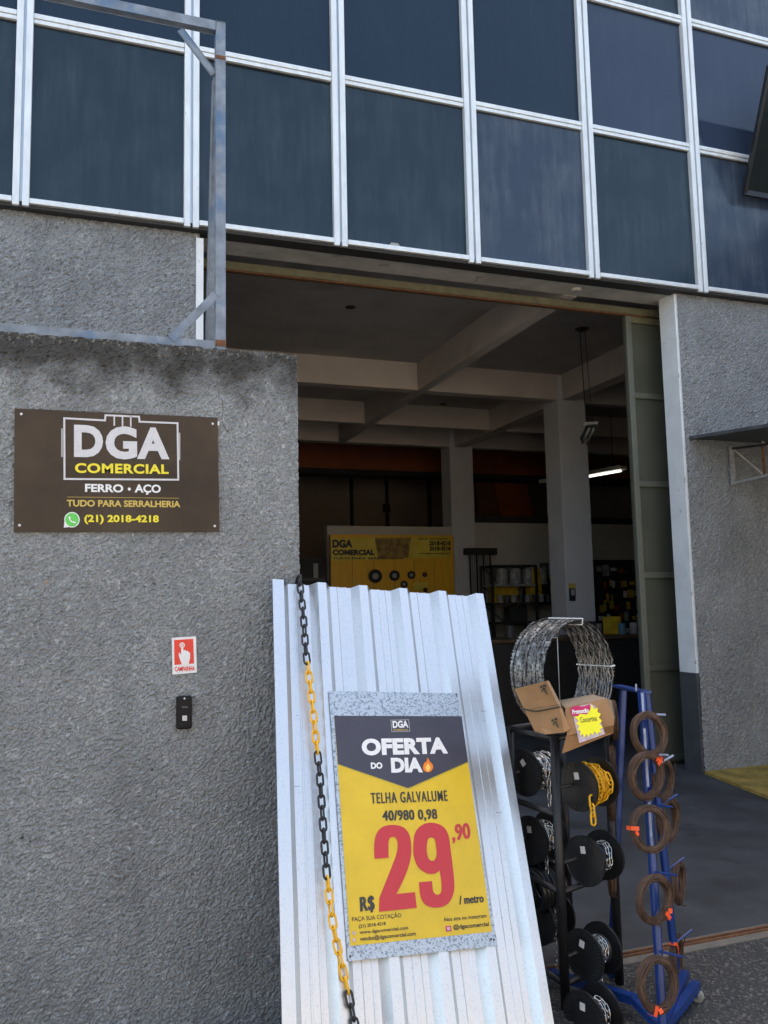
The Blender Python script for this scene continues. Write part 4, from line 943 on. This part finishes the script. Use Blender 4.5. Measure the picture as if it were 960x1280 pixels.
for i, (x, y) in enumerate(PEG_R):
    z = atY(x, y, 3.05).z; lg = leg_at(TR_, RP_, z); cen = atY(x, y, lg.y+.03)
    wire_coil(LBR[i], cen, axr if i > 1 else Vector((.45, -.85, 0)), i+1, 130 if i == 3 else None)
    lp = leg_at(TR_, RP_, cen.z+.066); a = lp; obj('peg', TUBE([a, a+Vector((.12, .03, .03))], .0045, 8), M['blue_pale'] if i < 1 else M['blue'], ws)
for i, (x, y) in enumerate(((771, 900), (769, 955), (767, 1000), (768, 1095))):
    cen = atY(x-4, y, 3.16); wire_coil(['dark wire coil edge-on beside the cardboard, orange tag on it', 'dark wire coil edge-on just below the cardboard corner', 'dark wire coil edge-on beside the yellow chain spool', 'dark wire coil edge-on behind the rung of the black rack'][i], cen, Vector((.86, -.5, 0)), i, -60 if i == 0 else None, .95)

# ================================================================= things inside the shop
# yellow display wall
yb_ = thing('display_board', 'yellow display board under a DGA COMERCIAL banner deep inside', 'display board', (5.3, 14.0, 0))
YD = 14.1; PYD = Plane((4.1, YD-.02, 2.7), (1, 0, 0), (0, 0, -1))
def zd(x, y): return (370+x/4.174, 520+y/4.174)
a, b = atY(413, 668, YD), atY(566, 668, YD); obj('board', B(a.x, b.x, YD, YD+.06, .1, a.z), M['yellow_board'], yb_)
for i in range(1, 6): x = a.x+(b.x-a.x)*i/6; obj('board_joint', B(x-.004, x+.004, YD-.004, YD+.001, .1, a.z-.45), M['banner_photo'], yb_)
poly('banner', PYD, ((183, 635), (805, 628), (808, 738), (183, 757)), .002, M['banner'], yb_, zf=zd, t=.004)
poly('banner_picture', PYD, ((410, 636), (600, 634), (585, 740), (430, 745)), .004, M['banner_photo'], yb_, zf=zd, t=.002)
def dt(s, x0, y0, x1, y1, bold=.03, m=M['black_print']): return text('lettering', s, PYD, zd(x0, y0), zd(x1, y0), zd(x0, y1), .008, m, yb_, bold)
dt('DGA', 189, 645, 295, 688, .06); dt('COMERCIAL', 190, 697, 410, 727, .06); dt('2018-4218', 695, 652, 806, 676, .05); dt('2018-4218', 695, 681, 806, 703, .05)
dt('TUDO PARA SERRALHERIA', 190, 737, 560, 748, .03); dt('VENHA NOS VISITAR', 632, 636, 790, 646, .02); dt('www.dgacomercial.com', 636, 712, 804, 724, .03)
for x, y, r_ in ((412, 836, 36), (512, 833, 28), (600, 830, 21), (670, 828, 13), (562, 878, 19), (673, 908, 12)):
    disc('cutting_disc', PYD, x, y, r_, r_, .02, M['dark'], yb_, zf=zd); disc('disc_hub', PYD, x, y, r_*.45, r_*.45, .024, M['castor'] if r_ > 15 else M['rust'], yb_, n=14, zf=zd)
poly('board_note', PYD, ((612, 868), (690, 868), (690, 912), (612, 912)), .012, M['banner'], yb_, zf=zd)
obj('end_post', B(b.x+.01, b.x+.07, YD-.03, YD+.1, 0, a.z-.03), M['column'], yb_)
# rods on a hanger
rd = thing('rod_display', 'row of long metal rods hanging from a black bar near the column', 'rod display', (7, 14.2, 2.5))
a, b = atY(582, 690, 14.2), atY(619, 687, 14.2); obj('hanger_bar', B(a.x, b.x, 14.12, 14.3, a.z-.05, a.z+.07), M['dark'], rd)
for i in range(10): x = a.x+.08+(b.x-a.x-.2)*i/9; obj('rod', B(x-.012, x+.012, 14.18, 14.2, .7, a.z-.05), M['castor'] if i % 3 else M['dark'], rd)
# steel shelf
ZB_ = 13.7
def zs(x, y): return (600+x/7.385, 690+y/7.385)
shf = thing('steel_shelf', 'black slotted angle steel shelf with cross braces and goods', 'shelf', (7.6, ZB_, 1))
a, b = atY(*zs(110, 120), ZB_), atY(*zs(512, 120), ZB_); zt_ = a.z
for x in (a.x, b.x):
    for y in (ZB_, ZB_+.45): obj('upright', B(x-.02, x+.02, y-.02, y+.02, .05, zt_), M['dark'], shf)
LEV = [zt_, atY(*zs(200, 300), ZB_).z, atY(*zs(200, 470), ZB_).z, atY(*zs(200, 650), ZB_).z]
for z in LEV: obj('shelf_board', B(a.x+.022, b.x-.022, ZB_-.02, ZB_+.47, z-.035, z), M['dark'] if z != LEV[1] else M['castor'], shf)
for z0_, z1__ in zip(LEV, LEV[1:]):
    m_ = (a.x+b.x)/2
    obj('cross_brace', BAR((a.x, ZB_+.47, z0_), (m_, ZB_+.475, z1__), .012, .03, (0, 1, 0)), M['dark'], shf); obj('cross_brace', BAR((b.x, ZB_+.47, z0_), (m_, ZB_+.475, z1__), .012, .03, (0, 1, 0)), M['dark'], shf)
rng = random.Random(31)
def can_(label, p, r_, h_, m, grp):
    t = obj('paint_can', LATHE([(0, r_), (h_*.02, r_), (h_*.05, r_*.96), (h_*.95, r_*.96), (h_*.98, r_), (h_, r_), (h_, r_*.85), (h_*.97, r_*.8)], p, (0, 0, 1), 16), m, None, label=label, cat='can', group=grp); return t
M['can_label'] = mat('can_label', (.3, .3, .3), .4, var=.5, vscale=12); M['goods_yellow'] = mat('yellow_packaging', (.6, .4, .02), .5, var=.3, vscale=12); M['goods_red'] = mat('red_packaging', (.35, .04, .02), .5, var=.3); M['goods_blue'] = mat('blue_packaging', (.08, .2, .28), .5, var=.3); M['goods_dark'] = mat('dark_goods', (.05, .05, .05), .5, var=.3)
for i in range(4): can_(['leftmost', 'second', 'third', 'rightmost'][i]+' of four grey tins on the pale upper board of the steel shelf', (a.x+.3+i*.27, ZB_+.2, LEV[1]+.001), .11, .30, M['can_label'], 'tins on the steel shelf')
for i in range(9): can_(['leftmost', 'second', 'third', 'fourth', 'fifth', 'sixth', 'seventh', 'eighth', 'rightmost'][i]+' small jar in the row on the middle board of the steel shelf', (a.x+.2+i*.14, ZB_+.1, LEV[2]+.001), .055, .14, M['goods_dark'] if i % 2 else M['can_label'], 'jars on the steel shelf')
def goods(label, x, y, z, w_, d_, h_, m, grp=None, cat='box'):
    bm = B(x-w_/2, x+w_/2, y-d_/2, y+d_/2, z, z+h_, .008); obj('goods_box', bm, m, None, label=label, cat=cat, group=grp)
p = atY(*zs(295, 430), ZB_); goods('orange yellow box on the middle board of the steel shelf', p.x, ZB_+.32, LEV[2]+.001, .5, .2, .3, M['goods_yellow'])
goods('dark box on the lowest visible board of the steel shelf', p.x+.2, ZB_+.25, LEV[3]+.001, .35, .25, .26, M['goods_dark'])
# wall shelves
wsf = thing('wall_shelf', 'black two-board wall shelf between the steel shelf and the near column', 'shelf', (8.4, 14.2, 1.8))
c0, c1 = atY(*zs(525, 280), 14.2), atY(*zs(800, 280), 14.2)
zA, zBb = c0.z, atY(*zs(600, 455), 14.2).z
for z in (zA, zBb): obj('shelf_board', B(c0.x, c1.x+.5, 13.95, 14.4, z-.05, z), M['dark'], wsf)
obj('shelf_side', B(c0.x, c0.x+.03, 13.95, 14.4, zBb, zA-.052), M['dark'], wsf)
for i, q in enumerate((610, 655, 725, 765)): p = atY(*zs(q, 250), 14.1); can_(['leftmost', 'second', 'third', 'rightmost'][i]+' of four tins on the upper wall shelf', (p.x, 14.15, zA+.001), .09, .36, M['can_label'] if i % 2 else M['goods_dark'], 'tins on the wall shelf')
for q, w_, h_, m, lb_ in ((495, .22, .6, 'goods_yellow', 'tall yellow box at the left end of the wall shelf'), (570, .3, .45, 'goods_yellow', 'yellow and black box on the wall shelf'), (690, .62, .46, 'bright_yellow', 'wide bright yellow crate on the lower wall shelf'), (775, .2, .5, 'goods_yellow', 'narrow yellow box beside the near column')):
    p = atY(*zs(q, 400), 14.1); 
    if q == 495: p = atY(*zs(q, 400), 13.9)
    goods(lb_, p.x, 14.12 if q != 495 else 13.9, zBb+.001, w_, .2, h_, M[m] if m != 'bright_yellow' else M['goods_yellow'])
# counter
CZ = atY(700, 797, 9.7).z
ct = thing('counter', 'long dark shop counter running across behind the open doorway', 'counter', (8, 9.92, 0))
obj('counter_body', B(4.6, 12.6, 9.75, 10.35, 0, CZ-.045), M['dark'], ct); obj('counter_top', B(4.55, 12.65, 9.7, 10.4, CZ-.043, CZ, .006), mat('counter_wood', (.09, .055, .03), .5, var=.3), ct)
for i, q in enumerate((735, 760, 785, 805, 690, 668)):
    if q > 730: 
        p = atY(q-10, 790, 10.0); can_(['leftmost', 'second', 'third', 'rightmost'][i]+' pale jar in the row at the right of the counter', (p.x, 9.95+.1*(i % 2), CZ+.001), .055, .15, M['can_label'] if i % 2 else M['goods_blue'], 'jars on the right of the counter')
for q, m, lb_ in ((692, 'fixture', 'small cream tin on the counter below the wall shelf'), (674, 'can_label', 'grey round tin on the counter below the wall shelf'), (637, 'goods_dark', 'dark tin at the left of the counter')):
    p = atY(q, 775, 10.0); can_(lb_, (p.x, 10.0, CZ+.001), .07, .17, M[m], None)
goods('blue striped packet on the counter before the column', atY(716, 775, 10.0).x-.0, 9.95, CZ+.001, .17, .08, .2, M['goods_blue']); goods('dark packet with white marks on the counter right of the column', atY(733, 775, 10.0).x, 9.92, CZ+.001, .15, .08, .19, M['goods_dark'])
p = atY(770, 775, 10.0); goods('bright yellow carton on the counter before the pegboard', p.x, 10.1, CZ+.001, .2, .15, .24, M['goods_yellow'])
# notice on the near column
PN = Plane((6.6, 10.54, 1.7), (1, 0, 0), (0, 0, -1)); nt_ = thing('column_notice', 'small yellow and black notice stuck on the near column', 'notice', PN.hit(715, 740))
poly('notice_card', PN, ((820, 290), (882, 290), (884, 452), (826, 452)), 0, M['black_print'], nt_, zf=zs, t=.003); poly('notice_band', PN, ((820, 290), (882, 290), (882, 335), (822, 335)), .002, M['sign_gold'], nt_, zf=zs); poly('notice_photo', PN, ((840, 345), (872, 345), (873, 400), (842, 400)), .002, M['sign_grey'], nt_, zf=zs)
# pegboard with tools
pg = thing('tool_wall', 'dark tool wall crowded with hanging packs at the right', 'tool display', (10, 14.2, 1))
a, b = atY(739, 700, 14.3), atY(800, 700, 14.3); obj('board', B(a.x, b.x+.6, 14.3, 14.36, .3, a.z), M['dark'], pg)
rng = random.Random(77); cols_ = ['goods_yellow', 'goods_dark', 'goods_red', 'can_label', 'goods_yellow', 'orange', 'goods_dark', 'white_sticker']
z = a.z-.22
while z > .75:
    x = a.x+.08
    while x < b.x+.1:
        w_ = rng.uniform(.035, .14); h_ = rng.uniform(.06, .22); m = M[rng.choice(cols_)]
        goods('small coloured pack hanging on the tool wall', x+w_/2, 14.27-rng.uniform(0, .05), z-h_*.5+rng.uniform(-.05, .05), w_, .04, h_, m, 'packs hanging on the tool wall', 'pack'); x += w_+rng.uniform(.01, .09)
    z -= rng.uniform(.19, .26)
# lamps
lf = thing('fluorescent_lamp', 'long lit fluorescent batten passing behind the near column', 'lamp', (7.9, 12, 3.6))
p1, p2 = atZ(779, 588, 3.6), atZ(678, 606, 3.6); dd = (p2-p1).normalized(); ss = dd.cross(Z).normalized()
obj('lamp_housing', BAR(p1+Z*.05, p2+Z*.05, .16, .05, Z, .006), M['fixture'], lf)
obj('lamp_tube', TUBE([p1+dd*.05-Z*.0, p1+dd*.75], .017, 10), M['tube_lit'], lf, smooth=True)
obj('lamp_tube', TUBE([p1+dd*.05+ss*.06, p1+dd*.75+ss*.06], .015, 10), M['castor'], lf, smooth=True)
obj('suspension_wire', TUBE([p1+dd*.2+Z*.07, Vector((p1.x+dd.x*.2, p1.y+dd.y*.2, 4.88))], .006, 6), M['dark'], lf)
pn = thing('pendant_lamp', 'unlit twin tube lamp hanging askew on two thin wires', 'lamp', (5.8, 8.7, 4.88))
cp_ = atZ(728, 411, 4.88); obj('ceiling_rose', LATHE([(0, .09), (.02, .06), (.03, .03)], cp_, (0, 0, -1), 18), M['dark'], pn)
YP = cp_.y
e1, e2 = atY(738, 533, YP), atY(729, 552, YP+.25)
w1, w2 = atY(733, 533, YP), atY(741, 533, YP)
obj('suspension_wire', TUBE([cp_-Vector((.04, 0, .02)), w1], .006, 6), M['dark'], pn); obj('suspension_wire', TUBE([cp_+Vector((.03, 0, -.02)), w2], .004, 6), M['dark'], pn)
dd = (e2-e1).normalized(); side = Vector((1, 0, 0))
obj('lamp_cap', BAR(atY(731, 530, YP-.01), atY(746, 529, YP-.01), .05, .035, Z, .005), M['fixture'], pn)
obj('lamp_housing', BAR(e1+Z*.0-side*.02, e2-side*.02+Z*.01, .08, .03, side, .004), M['dark'], pn)
for s in (-.035, .03): obj('lamp_tube', TUBE([e1+side*s-Z*.03-Vector((0, .03, 0)), e2+side*s-Z*.03-Vector((0, .03, 0))], .015, 10), M['castor'], pn, smooth=True)
# dark goods at the far left of the hall
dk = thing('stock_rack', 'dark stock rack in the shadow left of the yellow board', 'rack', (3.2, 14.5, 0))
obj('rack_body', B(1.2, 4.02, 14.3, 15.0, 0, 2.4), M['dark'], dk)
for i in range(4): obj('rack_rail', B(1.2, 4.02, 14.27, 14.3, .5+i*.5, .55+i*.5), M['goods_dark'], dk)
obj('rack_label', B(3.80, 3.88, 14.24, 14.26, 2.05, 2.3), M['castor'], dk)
